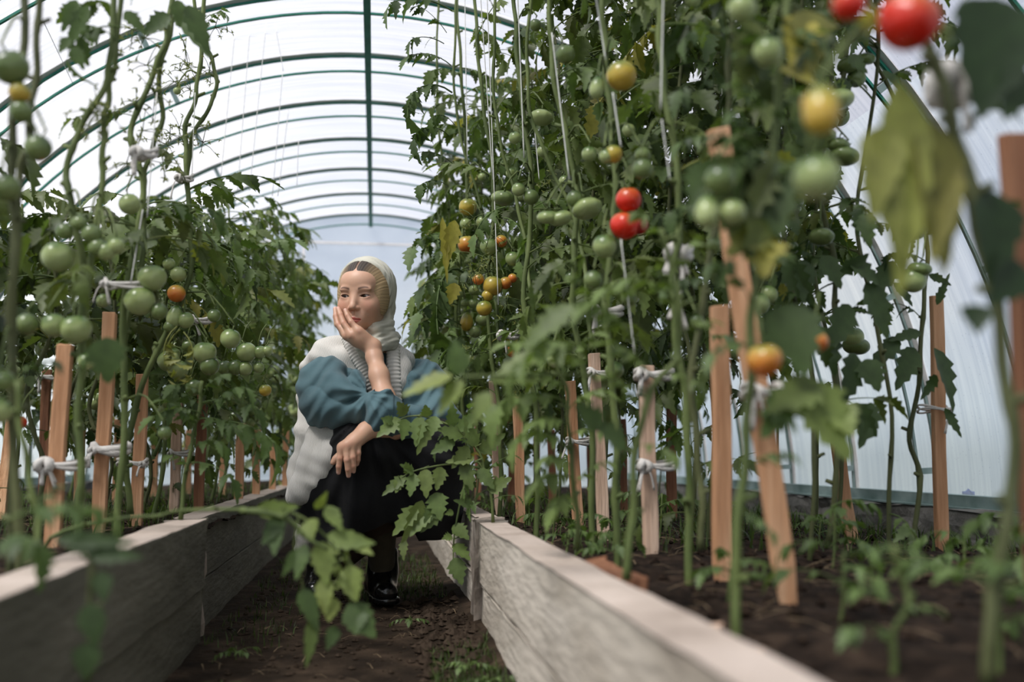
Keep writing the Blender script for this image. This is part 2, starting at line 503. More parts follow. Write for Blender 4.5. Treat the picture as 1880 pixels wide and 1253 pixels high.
for sgn, nm in ((1, 'foundation_wall'), (-1, 'foundation_wall')):
    x0 = CX + sgn * RAD
    o = rough_box(nm, (min(x0 - sgn * .10, x0 + sgn * .14), Y0, -.1), (max(x0 - sgn * .10, x0 + sgn * .14), Y1 + .1, CZ - .022), M['concrete'], .010, .09, seed=3)
    o['kind'] = 'structure'
o = rough_box('foundation_wall', (CX - 2.2, Y1 - .02, -.1), (CX + 2.2, Y1 + .12, .20), M['concrete'], .006, .1, seed=5); o['kind'] = 'structure'

def hnoise(x, y, s=0):
    return (np.sin(x * 9.1 + s) * np.cos(y * 7.3 + s * 2) + .5 * np.sin(x * 23 + y * 17 + s) + .35 * np.sin(x * 51 - y * 43 + s * 3) + .25 * np.sin(y * 91 + x * 77)) / 2

def terrain(name, x0, x1, y0, y1, zf, mat, st=.02):
    xs = np.arange(x0, x1 + st / 2, st); ys = np.arange(y0, y1 + st / 2, st)
    X, Y = np.meshgrid(xs, ys); Z = zf(X, Y)
    V = np.stack([X.ravel(), Y.ravel(), Z.ravel()], 1); nx = len(xs)
    i = np.arange(len(ys) - 1)[:, None] * nx + np.arange(nx - 1)[None]
    F = np.stack([i, i + 1, i + nx + 1, i + nx], -1).reshape(-1, 4)
    o = place(name, V, F, mat, None, True); o['kind'] = 'structure'
    return o
def z_path(x, y):
    e = np.clip((x - .12) / .15, 0, 1)
    return .006 * hnoise(x, y) + .035 * e * e * np.clip(1.3 - abs(y - 2.6), 0, 1) - .004
def z_right(x, y):
    t = np.clip((x - .9) / 1.1, 0, 1)
    return .232 - .085 * t * t + .013 * hnoise(x, y, 2) + .004 * np.sin(x * 140) * np.sin(y * 133)
def z_left(x, y):
    t = np.clip((-x - .9) / 1.2, 0, 1)
    return .262 - .06 * t + .012 * hnoise(x, y, 5) + .004 * np.sin(x * 140) * np.sin(y * 133)
terrain('floor', -.46, .34, -2.2, Y1, z_path, M['path_soil'])
terrain('garden_soil', .305, 1.96, -.6, Y1, z_right, M['soil'], .025)
terrain('garden_soil', -2.08, -.44, -.6, Y1, z_left, M['soil'], .025)
def zg(x, y):
    return float(z_right(x, y)) if x > .3 else (float(z_left(x, y)) if x < -.42 else float(z_path(x, y)))

# ------------------------------------------------------------------ plank sides of the raised beds
boards = [
    ('bed_board', (-.485, -.6, .133), (-.41, 2.58, .294), 'grey weathered plank on top of the left bed edge, nearest to the lens'),
    ('bed_board', (-.480, -.6, -.06), (-.416, 2.58, .124), 'dark lower plank of the left bed edge, below the wide grey one'),
    ('bed_board', (-.515, 2.70, .135), (-.445, 7.8, .29), 'upper grey plank of the left bed running back past the woman'),
    ('bed_board', (-.512, 2.70, -.06), (-.445, 7.8, .127), 'lower plank of the left bed running back past the woman'),
    ('bed_board', (.270, -.6, .127), (.342, 2.60, .281), 'pale pinkish plank topping the right bed edge, lit from above'),
    ('bed_board', (.277, -.6, -.06), (.338, 2.60, .119), 'lower pale plank of the right bed edge, under the long crack'),
    ('bed_board', (.285, 2.76, .127), (.350, 7.8, .28), 'upper plank of the right bed continuing behind the black skirt'),
    ('bed_board', (.285, 2.76, -.06), (.350, 7.8, .119), 'lower plank of the right bed continuing behind the black skirt'),
]
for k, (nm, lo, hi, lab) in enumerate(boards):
    o = rough_box(nm, lo, hi, M['plank'] if k > 3 else M['plank_left_shaded'], .0018, .055, seed=k + 1, worn=M['plank_worn'] if k in (0, 2, 4, 6) else None)
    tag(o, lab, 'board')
o = rough_box('bed_post', (-.515, 2.592, -.06), (-.425, 2.688, .288), M['post'], .006, .03, seed=21); tag(o, 'rough short post in the joint between the left bed planks', 'post')
o = rough_box('bed_post', (.262, 2.612, -.06), (.345, 2.748, .283), M['post'], .006, .03, seed=22); tag(o, 'rough short post at the far end of the pale right bed plank', 'post')
# broken brick-like block on the right bed rim
o = rough_box('wood_block', (.352, 1.45, .225), (.40, 1.72, .272), M['stake_dark'], .004, .03, seed=31); tag(o, 'reddish brown wood block lying on soil behind the pale plank', 'block')
o = rough_box('wood_block', (.352, .98, .225), (.39, 1.12, .258), M['stake_pale'], .004, .03, seed=32); tag(o, 'pale pink wood offcut lying on soil at the right bed rim', 'block')

# ------------------------------------------------------------------ litter, clods, grass (nobody could count it)
def clods(name, region, n, size, zf, mat, label, seed):
    rng = np.random.default_rng(seed); b = MB()
    base = np.array([[0, 0, 1], [1, 0, 0], [0, 1, 0], [-1, 0, 0], [0, -1, 0], [0, 0, -1]], float)
    FF = [[0, 1, 2], [0, 2, 3], [0, 3, 4], [0, 4, 1], [5, 2, 1], [5, 3, 2], [5, 4, 3], [5, 1, 4]]
    for _ in range(n):
        x = rng.uniform(region[0], region[1]); y = rng.uniform(region[2], region[3]); s = size * rng.uniform(.3, 1) ** 1.5
        V = base * rng.uniform(.6, 1.2, (6, 3)) * s * [1, 1, .7]
        b.add(V + [x, y, zf(x, y) + s * .25], FF)
    o = b.build(name, mat, None, False); tag(o, label, 'soil', kind='stuff')
def straws(name, region, n, ln, zf, label, seed):
    rng = np.random.default_rng(seed); b = MB()
    for _ in range(n):
        x = rng.uniform(region[0], region[1]); y = rng.uniform(region[2], region[3]); a = rng.uniform(0, PI); l = ln * rng.uniform(.3, 1)
        p0 = np.array([x, y, zf(x, y) + .004]); p1 = p0 + [math.cos(a) * l, math.sin(a) * l, rng.uniform(0, .012)]
        if region[0] > .3: p1[0] = max(p1[0], .35)
        if region[1] < -.4: p1[0] = min(p1[0], -.49)
        b.tube([p0, (p0 + p1) / 2 + [0, 0, .004], p1], rng.uniform(.0005, .0012), 4, flat=.5)
    o = b.build(name, M['straw'], None, False); tag(o, label, 'straw', kind='stuff')
def tuft(name, region, n, ln, zf, label, seed, dens=None):
    rng = np.random.default_rng(seed); V, F, T = [], [], []
    for _ in range(n):
        x = rng.uniform(region[0], region[1]); y = rng.uniform(region[2], region[3])
        a = rng.uniform(0, 2 * PI); l = ln * rng.uniform(.4, 1.1); wd = l * .055
        d = np.array([math.cos(a), math.sin(a), 0]); s = np.array([-d[1], d[0], 0]) * wd
        p = np.array([x, y, zf(x, y) - .003]); k = len(V)
        bend = rng.uniform(.2, .9)
        for t in (0, .5, 1):
            c = p + d * l * bend * t * t + np.array([0, 0, l * t * (1 - .3 * bend * t)])
            V += [c - s * (1.02 - t), c + s * (1.02 - t)]
        F += [[k, k + 1, k + 3, k + 2], [k + 2, k + 3, k + 5, k + 4]]
        T += [[rng.uniform(.1, .9), rng.uniform(0, .25) ** 2, 0]] * 6
    o = place(name, np.array(V), F, M['grass'], None, False, np.array(T)); tag(o, label, 'grass', kind='stuff')
clods('soil_clods', (-.38, .25, 1.2, 4.2), 900, .011, zg, M['clod'], 'loose clods and crumbs on the dark aisle path', 1)
clods('soil_clods', (.10, .25, 2.1, 3.2), 260, .022, zg, M['clod'], 'heap of dry clods against the foot of the right bed', 2)
clods('soil_clods', (.38, 1.9, .9, 4.5), 1500, .017, zg, M['soil'], 'dark crumbled soil of the right bed', 3)
clods('soil_clods', (-1.9, -.52, 1.1, 4.5), 1300, .015, zg, M['soil'], 'dark crumbled soil of the left bed', 4)
straws('straw_litter', (-.36, .24, 1.3, 4.0), 130, .05, zg, 'straw bits scattered on the aisle path', 5)
straws('straw_litter', (.36, 1.7, 1.0, 4.5), 420, .09, zg, 'dry straw mulch strewn over the right bed', 6)
straws('straw_litter', (-1.8, -.50, 1.2, 4.5), 420, .10, zg, 'dry straw mulch strewn over the left bed', 7)
tuft('grass', (.12, .262, 1.75, 2.35), 900, .035, zg, 'low green moss and weeds at the foot of the pale right plank', 8)
tuft('grass', (-.05, .24, 3.2, 4.6), 900, .045, zg, 'fine grass growing on the aisle behind the boots', 9)
tuft('grass', (-.40, -.2, 2.5, 4.6), 450, .04, zg, 'sparse grass along the foot of the left bed', 10)
tuft('grass', (.38, 1.9, 2.2, 5.5), 2600, .07, zg, 'short weeds and grass on the right bed between the stakes', 11)
tuft('grass', (-1.9, -.55, 2.4, 6.0), 2600, .06, zg, 'short weeds and grass on the left bed between the stakes', 12)

# ------------------------------------------------------------------ stakes: (base px, base y px, top px, top y px, distance, material, label)
def stake(bx, tx, ty, Y, mat, label, wd=.031, group=None, lean=0.0, cap=True):
    lo = at(bx, 900, Y); x = lo[0]
    p0 = np.array([x, Y, zg(x, Y) - .05]); p1 = at(tx, ty, Y + lean)
    b = MB()
    ax = norm(p1 - p0); n = 7
    rng = np.random.default_rng(int(bx * 7 + Y * 100))
    X = norm(np.cross([0, 1, 0], ax)); Z = np.cross(ax, X); V = []
    for i in range(n + 1):
        t = i / n; c = p0 + (p1 - p0) * t + X * .0015 * math.sin(i * 1.3 + bx)
        k = 1.0 + rng.normal(0, .02)
        if i == 0: k *= .5
        for a, d in ((-1, -1), (1, -1), (1, 1), (-1, 1)):
            V.append(c + X * a * wd / 2 * k + Z * d * wd * .33 * k + (ax * rng.uniform(-.003, .003) if i == n else 0))
    F = [[4 * i + j, 4 * i + (j + 1) % 4, 4 * i + 4 + (j + 1) % 4, 4 * i + 4 + j] for i in range(n) for j in range(4)]
    F += [[3, 2, 1, 0], [4 * n + j for j in range(4)]]
    o = place('wooden_stake', np.array(V), F, M[mat])
    bv = o.modifiers.new('edge', 'BEVEL'); bv.width = .0015; bv.segments = 1
    tag(o, label, 'stake', group)
    return p0, p1
ST = {}
ST['a'] = stake(100, 119, 632, 2.22, 'stake_wood', 'orange wooden stake in the left bed with a bulky rag knot on its side')
ST['b'] = stake(184, 203, 576, 2.50, 'stake_wood', 'tall brownish stake second in the left bed front row, rag band low down')
ST['c'] = stake(253, 262, 688, 2.86, 'stake_wood', 'straight orange stake in the left bed, flat top in clear view with thin twine')
ST['d'] = stake(80, 86, 680, 3.9, 'stake_dark', 'dark reddish stake behind the rag-knotted one, white rag over its top')
ST['e'] = stake(144, 150, 770, 4.1, 'stake_wood', 'short thin stake standing between the two near left stakes')
ST['f'] = stake(2, 33, 660, 3.3, 'stake_wood', 'tilted stake at the very left edge of the view', lean=.15)
ST['h'] = stake(366, 373, 700, 3.35, 'stake_dark', 'dark brown stake under the wilted leaves in the left bed')
ST['i'] = stake(320, 330, 678, 3.5, 'stake_pale', 'grey-brown stake beside the dark one, rag tied near mid height')
ST['j'] = stake(1193, 1186, 672, 2.12, 'stake_pale', 'pale pinkish stake with white rag loops at its top and middle')
ST['k'] = stake(1322, 1322, 562, 1.72, 'stake_wood', 'thick upright orange stake right of the pale rag-looped one')
ST['l'] = stake(1450, 1316, 238, 1.42, 'stake_wood', 'long leaning stake rising behind the near orange tomato')
ST['m'] = stake(1565, 1528, 760, 2.55, 'stake_wood', 'slanting stake in front of the concrete footing')
ST['n'] = stake(1722, 1719, 545, 2.36, 'stake_wood', 'lone upright stake against the translucent right wall')
ST['o'] = stake(1905, 1862, 248, 1.05, 'stake_dark', 'blurred reddish brown stake cut by the right edge of the view')
ST['p'] = stake(1110, 1090, 650, 2.62, 'stake_pale', 'pale stake just left of the rag-looped one, stem tied to it')
ST['q'] = stake(1062, 1046, 700, 2.9, 'stake_wood', 'stake behind the bright green shoot in the right bed')
ST['r'] = stake(957, 950, 730, 3.3, 'stake_wood', 'orange stake near the pale plank end, third before the skirt')
ST['s'] = stake(918, 905, 700, 3.7, 'stake_pale', 'slim pale stake closest to the woman in the right bed')
ST['t'] = stake(1232, 1232, 700, 3.3, 'stake_dark', 'thin reddish stake behind the rag-looped pale one')
_FR = ((1145, 1142, 770, 3.9), (1015, 1012, 790, 4.3), (878, 876, 775, 5.0), (986, 985, 800, 5.2), (940, 938, 720, 4.5), (1085, 1083, 800, 4.8))
ORD = ['first', 'second', 'third', 'fourth', 'fifth', 'sixth', 'seventh', 'eighth', 'ninth', 'tenth', 'eleventh', 'twelfth', 'thirteenth', 'fourteenth', 'fifteenth']
for bx, tx, ty, Y in _FR:
    stake(bx, tx, ty, Y, 'stake_dark', 'slim stake half hidden deep in the right bed, %s from the woman' % ORD[sorted(q[0] for q in _FR).index(bx)], group='far stakes in the right bed')
_FL = ((438, 443, 778, 3.9), (470, 472, 790, 4.4), (500, 503, 800, 5.0), (523, 526, 765, 5.6), (408, 412, 770, 4.9), (215, 218, 770, 4.4), (345, 347, 790, 5.2), (283, 285, 790, 5.0))
for bx, tx, ty, Y in _FL:
    stake(bx, tx, ty, Y, 'stake_wood', 'slim stake half hidden deep in the left bed, %s from the woman' % ORD[sorted((-q[0] for q in _FL)).index(-bx)], group='far stakes in the left bed')

# ------------------------------------------------------------------ rag ties
def rag(p, r, label, tails=2, seed=0, wide=.014, knot=.018, side=1, reach=0.035, drop=0):
    """a strip of cloth round a stake and a stem, knotted, with loose tails"""
    rng = np.random.default_rng(seed); b = MB(); p = np.asarray(p, float)
    A = np.linspace(0, 2 * PI, 22)
    for q in range(2):
        pts = np.stack([p[0] + (r + reach * (np.cos(A) * side > 0)) * np.cos(A) * 1.05, p[1] + (r + .006) * np.sin(A) * 1.1, p[2] + .006 * np.sin(A * 2 + q) + q * .008 - side * 0], 1)
        b.tube(pts, wide * .5 * (1 + .2 * np.sin(A * 5 + q)), 6, flat=1.0, cap=False)
    kc = p + [-side * r * .8, -r * 1.3, 0]
    th = np.linspace(0, 2 * PI * 1.6, 26)
    b.tube(np.stack([kc[0] + knot * .55 * np.cos(th), kc[1] - .004 + knot * .35 * np.sin(th * 1.7), kc[2] + knot * .5 * np.sin(th)], 1), knot * .42, 7)
    for k in range(tails):
        l = rng.uniform(.03, .06) ; dx = rng.uniform(-.02, .02)
        tp = smooth_path([kc, kc + [dx * .6, -.008, -.2 * l], kc + [dx, -.006, -.6 * l], kc + [dx * 1.3, -.002, -l]], 9)
        b.tube(tp, np.linspace(.6, 1.1, 9) * wide * .55, 6, flat=.35)
    if drop:
        for dx in (-.008, .010):
            b.tube(smooth_path([kc, kc + [dx, -.01, -.3 * drop], kc + [dx * .4, -.006, -.7 * drop], kc + [dx * 1.6, -.004, -drop * (1 + dx * 9)]], 14), np.linspace(.008, .015, 14), 7, flat=.35)
    o = b.build('rag_tie', M['rag'], None, True); tag(o, label, 'rag')
def on(st, t): return ST[st][0] + (ST[st][1] - ST[st][0]) * t
rag(on('a', .46), .020, 'bulky white rag knotted round the near left stake', 3, 1, .010, .022)
rag(on('b', .42), .020, 'flat white rag band round the second left stake', 1, 2, .018, .012)
rag(on('c', .47), .019, 'white rag tied low on the flat-topped left stake', 1, 3, .010, .010, side=-1)
rag(on('d', .95), .020, 'white rag draped over the top of the dark left stake', 1, 4, .012, .016)
rag(on('i', .46), .018, 'small white rag on the grey-brown left stake', 1, 5, .009, .010)
rag(on('j', .95), .021, 'white rag looped over the top of the pale right stake', 2, 6, .012, .016)
rag(on('j', .52), .021, 'white rag loop round the middle of the pale right stake', 2, 7, .009, .018)
rag(on('l', .47), .019, 'bright blurred rag hanging on the long leaning stake', 3, 8, .010, .015, reach=.015)
rag(on('p', .9), .019, 'small white rag at the top of the pale stake by the rag-looped one', 1, 9, .010, .012)
rag(on('n', .58), .018, 'thin white rag tied round the lone stake by the right wall', 1, 10, .006, .008, side=-1)
rag(on('q', .62), .018, 'white rag behind the bright green shoot', 2, 11, .009, .012)
rag(at(1243, 470, 1.75), .012, 'long white rag with hanging tails high on a right stem', 3, 12, .018, .024, reach=.01, drop=.13)
rag(at(925, 618, 3.0), .012, 'creased white rag knotted beside the small red tomato', 1, 13, .014, .018, reach=.03)
rag(at(1100, 575, 2.3), .012, 'white rag band half hidden by leaves at chest height', 1, 14, .014, .014, reach=.04)
rag(at(1745, 170, .95), .014, 'large blurred white rag tied high on the near right stem', 1, 15, .02, .03, reach=.02)
rag(at(262, 285, 2.05), .010, 'white rag tied where two left stems fork', 2, 16, .010, .016, reach=.015)
rag(at(335, 330, 2.6), .009, 'small pale rag on the forked stem left of the arches', 1, 17, .008, .012, reach=.015)
rag(at(205, 525, 2.15), .012, 'thin white rag arching from stem to stem above the green tomatoes', 2, 18, .007, .010, reach=.06)
rag(at(360, 590, 2.9), .010, 'white rag below the small orange tomato', 1, 19, .010, .012, reach=.03)
# =================================================================== tomato plants
def leaflet(L_, W_, rng, n=6, fold=.25, droop=.35, teeth=.22):
    """a toothed leaflet along +x, (verts, quads)"""
    t = np.array([0, .08, .19, .27, .38, .46, .57, .66, .78, .88, 1.0])
    prof = np.interp(t, [0, .1, .25, .4, .56, .72, .87, 1], [.10, .66, .98, .96, .78, .54, .28, 0.0])
    V = []; tw = rng.uniform(-.25, .25); cu = rng.uniform(-.12, .12)
    for i, (ti, p) in enumerate(zip(t, prof)):
        x = L_ * ti; z = -droop * L_ * ti * ti; yc = cu * L_ * ti * ti
        for s in (-1, 1):
            wv = W_ * .5 * p * (1 + teeth * (1.25 if i % 2 else -1) * rng.uniform(.5, 1.3))
            xo = .045 * L_ if i % 2 else -.03 * L_
            c, sn = math.cos(tw * ti * s), math.sin(tw * ti * s)
            V.append([x + xo * p, yc + s * wv, z + fold * wv * (1 if True else 0) + sn * wv * .6 - .25 * fold * wv * wv / max(W_, 1e-6)])
        V.append([x, yc, z])
    V = np.array(V); F = []
    for i in range(len(t) - 1):
        a = 3 * i; b = 3 * i + 3
        F.append([a, a + 2, b + 2, b]); F.append([a + 2, a + 1, b + 1, b + 2])
    return V, np.array(F)

def rotm(z=0., y=0., x=0.):
    cz, sz, cy, sy, cx, sx = math.cos(z), math.sin(z), math.cos(y), math.sin(y), math.cos(x), math.sin(x)
    return np.array([[cz, -sz, 0], [sz, cz, 0], [0, 0, 1]]) @ np.array([[cy, 0, sy], [0, 1, 0], [-sy, 0, cy]]) @ np.array([[1, 0, 0], [0, cx, -sx], [0, sx, cx]])

def compound(seed, pairs=3, bend=.9, big=1.0, droopy=.4):
    """a whole tomato leaf of unit length along +x, drooping; leaflet tint in channel 0"""
    rng = np.random.default_rng(seed); Vs, Fs, Ts = [], [], []; n0 = 0
    def add(V, F, t):
        nonlocal n0
        Vs.append(V); Fs.append(F + n0); Ts.append(np.full(len(V), t)); n0 += len(V)
    S = np.linspace(0, 1, 9); ang = .35 - bend * S
    pts = np.zeros((9, 3)); pts[1:, 0] = np.cumsum(np.cos(ang[1:]) / 8); pts[1:, 2] = np.cumsum(np.sin(ang[1:]) / 8)
    pts[:, 1] = rng.uniform(-.06, .06) * S ** 2
    P = lambda s: np.array([np.interp(s, S, pts[:, k]) for k in range(3)])
    a4 = np.linspace(0, 2 * PI, 4, endpoint=False); V = []
    for i in range(9):
        r = .013 * (1 - .6 * S[i])
        for q in a4: V.append(pts[i] + [0, r * math.cos(q), r * math.sin(q)])
    F = [[i * 4 + j, i * 4 + (j + 1) % 4, i * 4 + 4 + (j + 1) % 4, i * 4 + 4 + j] for i in range(8) for j in range(4)]
    add(np.array(V), np.array(F), .75)
    def put(s, side, l, w_, roll):
        az = side * rng.uniform(.75, 1.15) if side else rng.uniform(-.15, .15)
        el = .35 - bend * s + rng.uniform(-.25, .1) - droopy * rng.uniform(.3, 1.0) * (1.3 if side else 1)
        V, F = leaflet(l, w_, rng, 6, rng.uniform(.1, .5), rng.uniform(.1, .6), .24)
        R = rotm(az, -el, roll)
        add(V @ R.T + P(s), F, rng.uniform(.25, .75))
    ss = np.linspace(.36, .84, pairs)
    for i, s in enumerate(ss):
        l = big * rng.uniform(.25, .33) * (1.05 - .25 * abs(i - .8))
        for side in (-1, 1):
            put(s + rng.uniform(-.02, .02), side, l * rng.uniform(.85, 1.1), l * rng.uniform(.42, .56), rng.uniform(-.4, .4))
            if rng.random() < .6: put(s - .09, side, .12 * big, .075 * big, 0)
    put(.97, 0, big * .36, big * .20, rng.uniform(-.3, .3))
    return np.concatenate(Vs), np.concatenate(Fs), np.concatenate(Ts)

LEAVES = [compound(100 + i, pairs=(3 if i % 3 else 2), bend=.7 + .12 * (i % 5), big=1.0 + .08 * (i % 4), droopy=.3 + .12 * (i % 4)) for i in range(14)]
DROOP = [compound(200 + i, pairs=3, bend=1.4 + .2 * i, big=1.15, droopy=.9) for i in range(5)]
WILT = [compound(300 + i, pairs=3, bend=1.9, big=.75, droopy=1.3) for i in range(4)]

KEEP = []      # spots where the growth is thin: fruit, stems and stakes stay in view; (px, py, radius, distance)
def keep_clear(px, py, r, Y): KEEP.append((px, py, r, Y))
def keep_line(pts, r, Y, n=24):
    for q in smooth_path([(a[0], a[1], 0) for a in pts], n): keep_clear(q[0], q[1], r, Y)
def project(V):
    d = V - np.array([0, 0, CAM_H]); k = d @ _Fw
    return np.stack([940 + FPX * (d @ _Rt) / k, 626.5 - FPX * (d @ _Up) / k, V[:, 1]], 1)
def clear_of(V):
    r_ = np.hypot(V[:, 0] - CX, V[:, 2] - CZ)
    if r_.max() > RAD - .13 or V[:, 1].max() > Y1 - .03 or V[:, 2].min() < .14: return False
    if np.abs(V[:, 0]).max() > RAD - .18: return False
    q = project(V[::3]); K = KEEP_A
    d = np.hypot(q[:, 0][:, None] - K[:, 0], q[:, 1][:, None] - K[:, 1])
    return not ((d < K[:, 2]) & (q[:, 2][:, None] < K[:, 3] + .06)).any()

class Foliage:
    def __init__(s): s.V, s.F, s.T, s.soft = [], [], [], []
    def add(s, V, F, T, soft=False):
        s.V.append(V); s.F.append(F); s.T.append(T); s.soft.append(soft)
    def leaf(s, p, az, el, L_, rng, tone=None, yellow=0.0, roll=0.0, kit=None):
        V, F, t = (kit or LEAVES)[rng.integers(len(kit or LEAVES))]
        R = rotm(az, -el, roll)
        tone = rng.uniform(-.35, .3) if tone is None else tone
        T = np.zeros((len(V), 3)); T[:, 0] = np.clip(t + tone + V[:, 2] * 0, 0, 1); T[:, 1] = yellow
        s.add((V * L_) @ R.T + p, F, T, True)
    def leaf_between(s, p0, p1, rng, tone=0.0, yellow=0.0, kit=None, roll=0.0, scale=1.0):
        """a leaf whose stalk starts at p0 and whose tip comes near p1"""
        d = np.asarray(p1, float) - p0; Lh = np.linalg.norm(d)
        V, F, t = (kit or LEAVES)[rng.integers(len(kit or LEAVES))]
        tip = V[np.argmax(np.linalg.norm(V, axis=1))]; k = Lh / np.linalg.norm(tip)
        az = math.atan2(d[1], d[0]); el = math.atan2(d[2], math.hypot(d[0], d[1])); el0 = math.atan2(tip[2], tip[0])
        R = rotm(az, -(el - el0), roll)
        T = np.zeros((len(V), 3)); T[:, 0] = np.clip(t + tone, 0, 1); T[:, 1] = yellow
        s.add((V * k * scale) @ R.T + p0, F, T)
    def single(s, p0, p1, width, rng, tone=.5, yellow=0.0, fold=.3, droop=.1, normal=None, teeth=.18):
        """one big leaflet from stalk p0 to tip p1"""
        d = np.asarray(p1, float) - p0; l = np.linalg.norm(d)
        V, F = leaflet(l, width, rng, 6, fold, droop, teeth)
        x = d / l; nn = np.array(normal if normal is not None else [.15, -1, .25], float); z = norm(nn - x * np.dot(nn, x)); y = np.cross(z, x)
        T = np.zeros((len(V), 3)); T[:, 0] = tone; T[:, 1] = yellow
        s.add(V @ np.stack([x, y, z], 1).T + p0, F, T)
    def build(s, name, parent, mat='leaf'):
        VV, FF, TT, n = [], [], [], 0
        for V, F, T, soft in zip(s.V, s.F, s.T, s.soft):
            if soft and not clear_of(V): continue
            VV.append(V); FF.append(F + n); TT.append(T); n += len(V)
        if not VV: return None
        o = place(name, np.concatenate(VV), np.concatenate(FF), M[mat], parent, True, np.concatenate(TT))
        return o

# ---- fruit meshes, unit radius, stalk up
def fruit_mesh(kind, mat):
    nu, nv = 28, 16; V = []
    for j in range(nv + 1):
        th = PI * j / nv
        for i in range(nu):
            ph = 2 * PI * i / nu
            r = math.sin(th); z = math.cos(th)
            if kind == 'ribbed':
                k = 1 + .07 * abs(math.cos(ph * 4)) * math.sin(th) ** .7 - .035
                r *= k * 1.12; z *= .74 * (1 - .0)
                z -= .20 * math.exp(-(r / .38) ** 2) * (1 if th < PI / 2 else -.35)
            elif kind == 'plum':
                r *= .80; z *= 1.22; r *= 1 - .10 * z
            elif kind == 'heart':
                k = 1 + .04 * math.cos(ph * 5) * math.sin(th) * (1 if th < 1.6 else .3)
                r *= k * (1 + .06 * z); z *= .95; z -= .16 * math.exp(-(r / .34) ** 2) * (1 if th < PI / 2 else 0)
            else:
                z *= .99; z -= .10 * math.exp(-(r / .3) ** 2) * (1 if th < PI / 2 else 0)
            V.append([r * math.cos(ph), r * math.sin(ph), z])
    F = [[j * nu + i, (j + 1) * nu + i, (j + 1) * nu + (i + 1) % nu, j * nu + (i + 1) % nu] for j in range(nv) for i in range(nu)]
    me = raw_mesh('tomato', np.array(V), np.array(F), M[mat], True)
    return me
FM = {}
def fmesh(kind, mat):
    if (kind, mat) not in FM: FM[(kind, mat)] = fruit_mesh(kind, mat)
    return FM[(kind, mat)]
def _calyx():
    b = MB(); rng = np.random.default_rng(5)
    for k in range(6):
        a = k * PI / 3 + rng.uniform(-.15, .15); c, s_ = math.cos(a), math.sin(a); P = []
        for t in np.linspace(0, 1, 5):
            r = .06 + .62 * t; z = .80 - .10 * t + .28 * t * t * (1 if k % 2 else -.2)
            wd = .13 * math.sin(PI * min(1, .25 + .75 * t)) * (1 - t * .4)
            P += [[r * c - s_ * wd, r * s_ + c * wd, z], [r * c + s_ * wd, r * s_ - c * wd, z]]
        b.add(np.array(P), [[2 * i, 2 * i + 1, 2 * i + 3, 2 * i + 2] for i in range(4)])
    b.tube([[0, 0, .76], [.02, .02, 1.05], [.09, .03, 1.35]], [.09, .07, .06], 6)
    return raw_mesh('calyx', np.concatenate(b.v), b.f, M['stem'], True)
CALYX = _calyx()

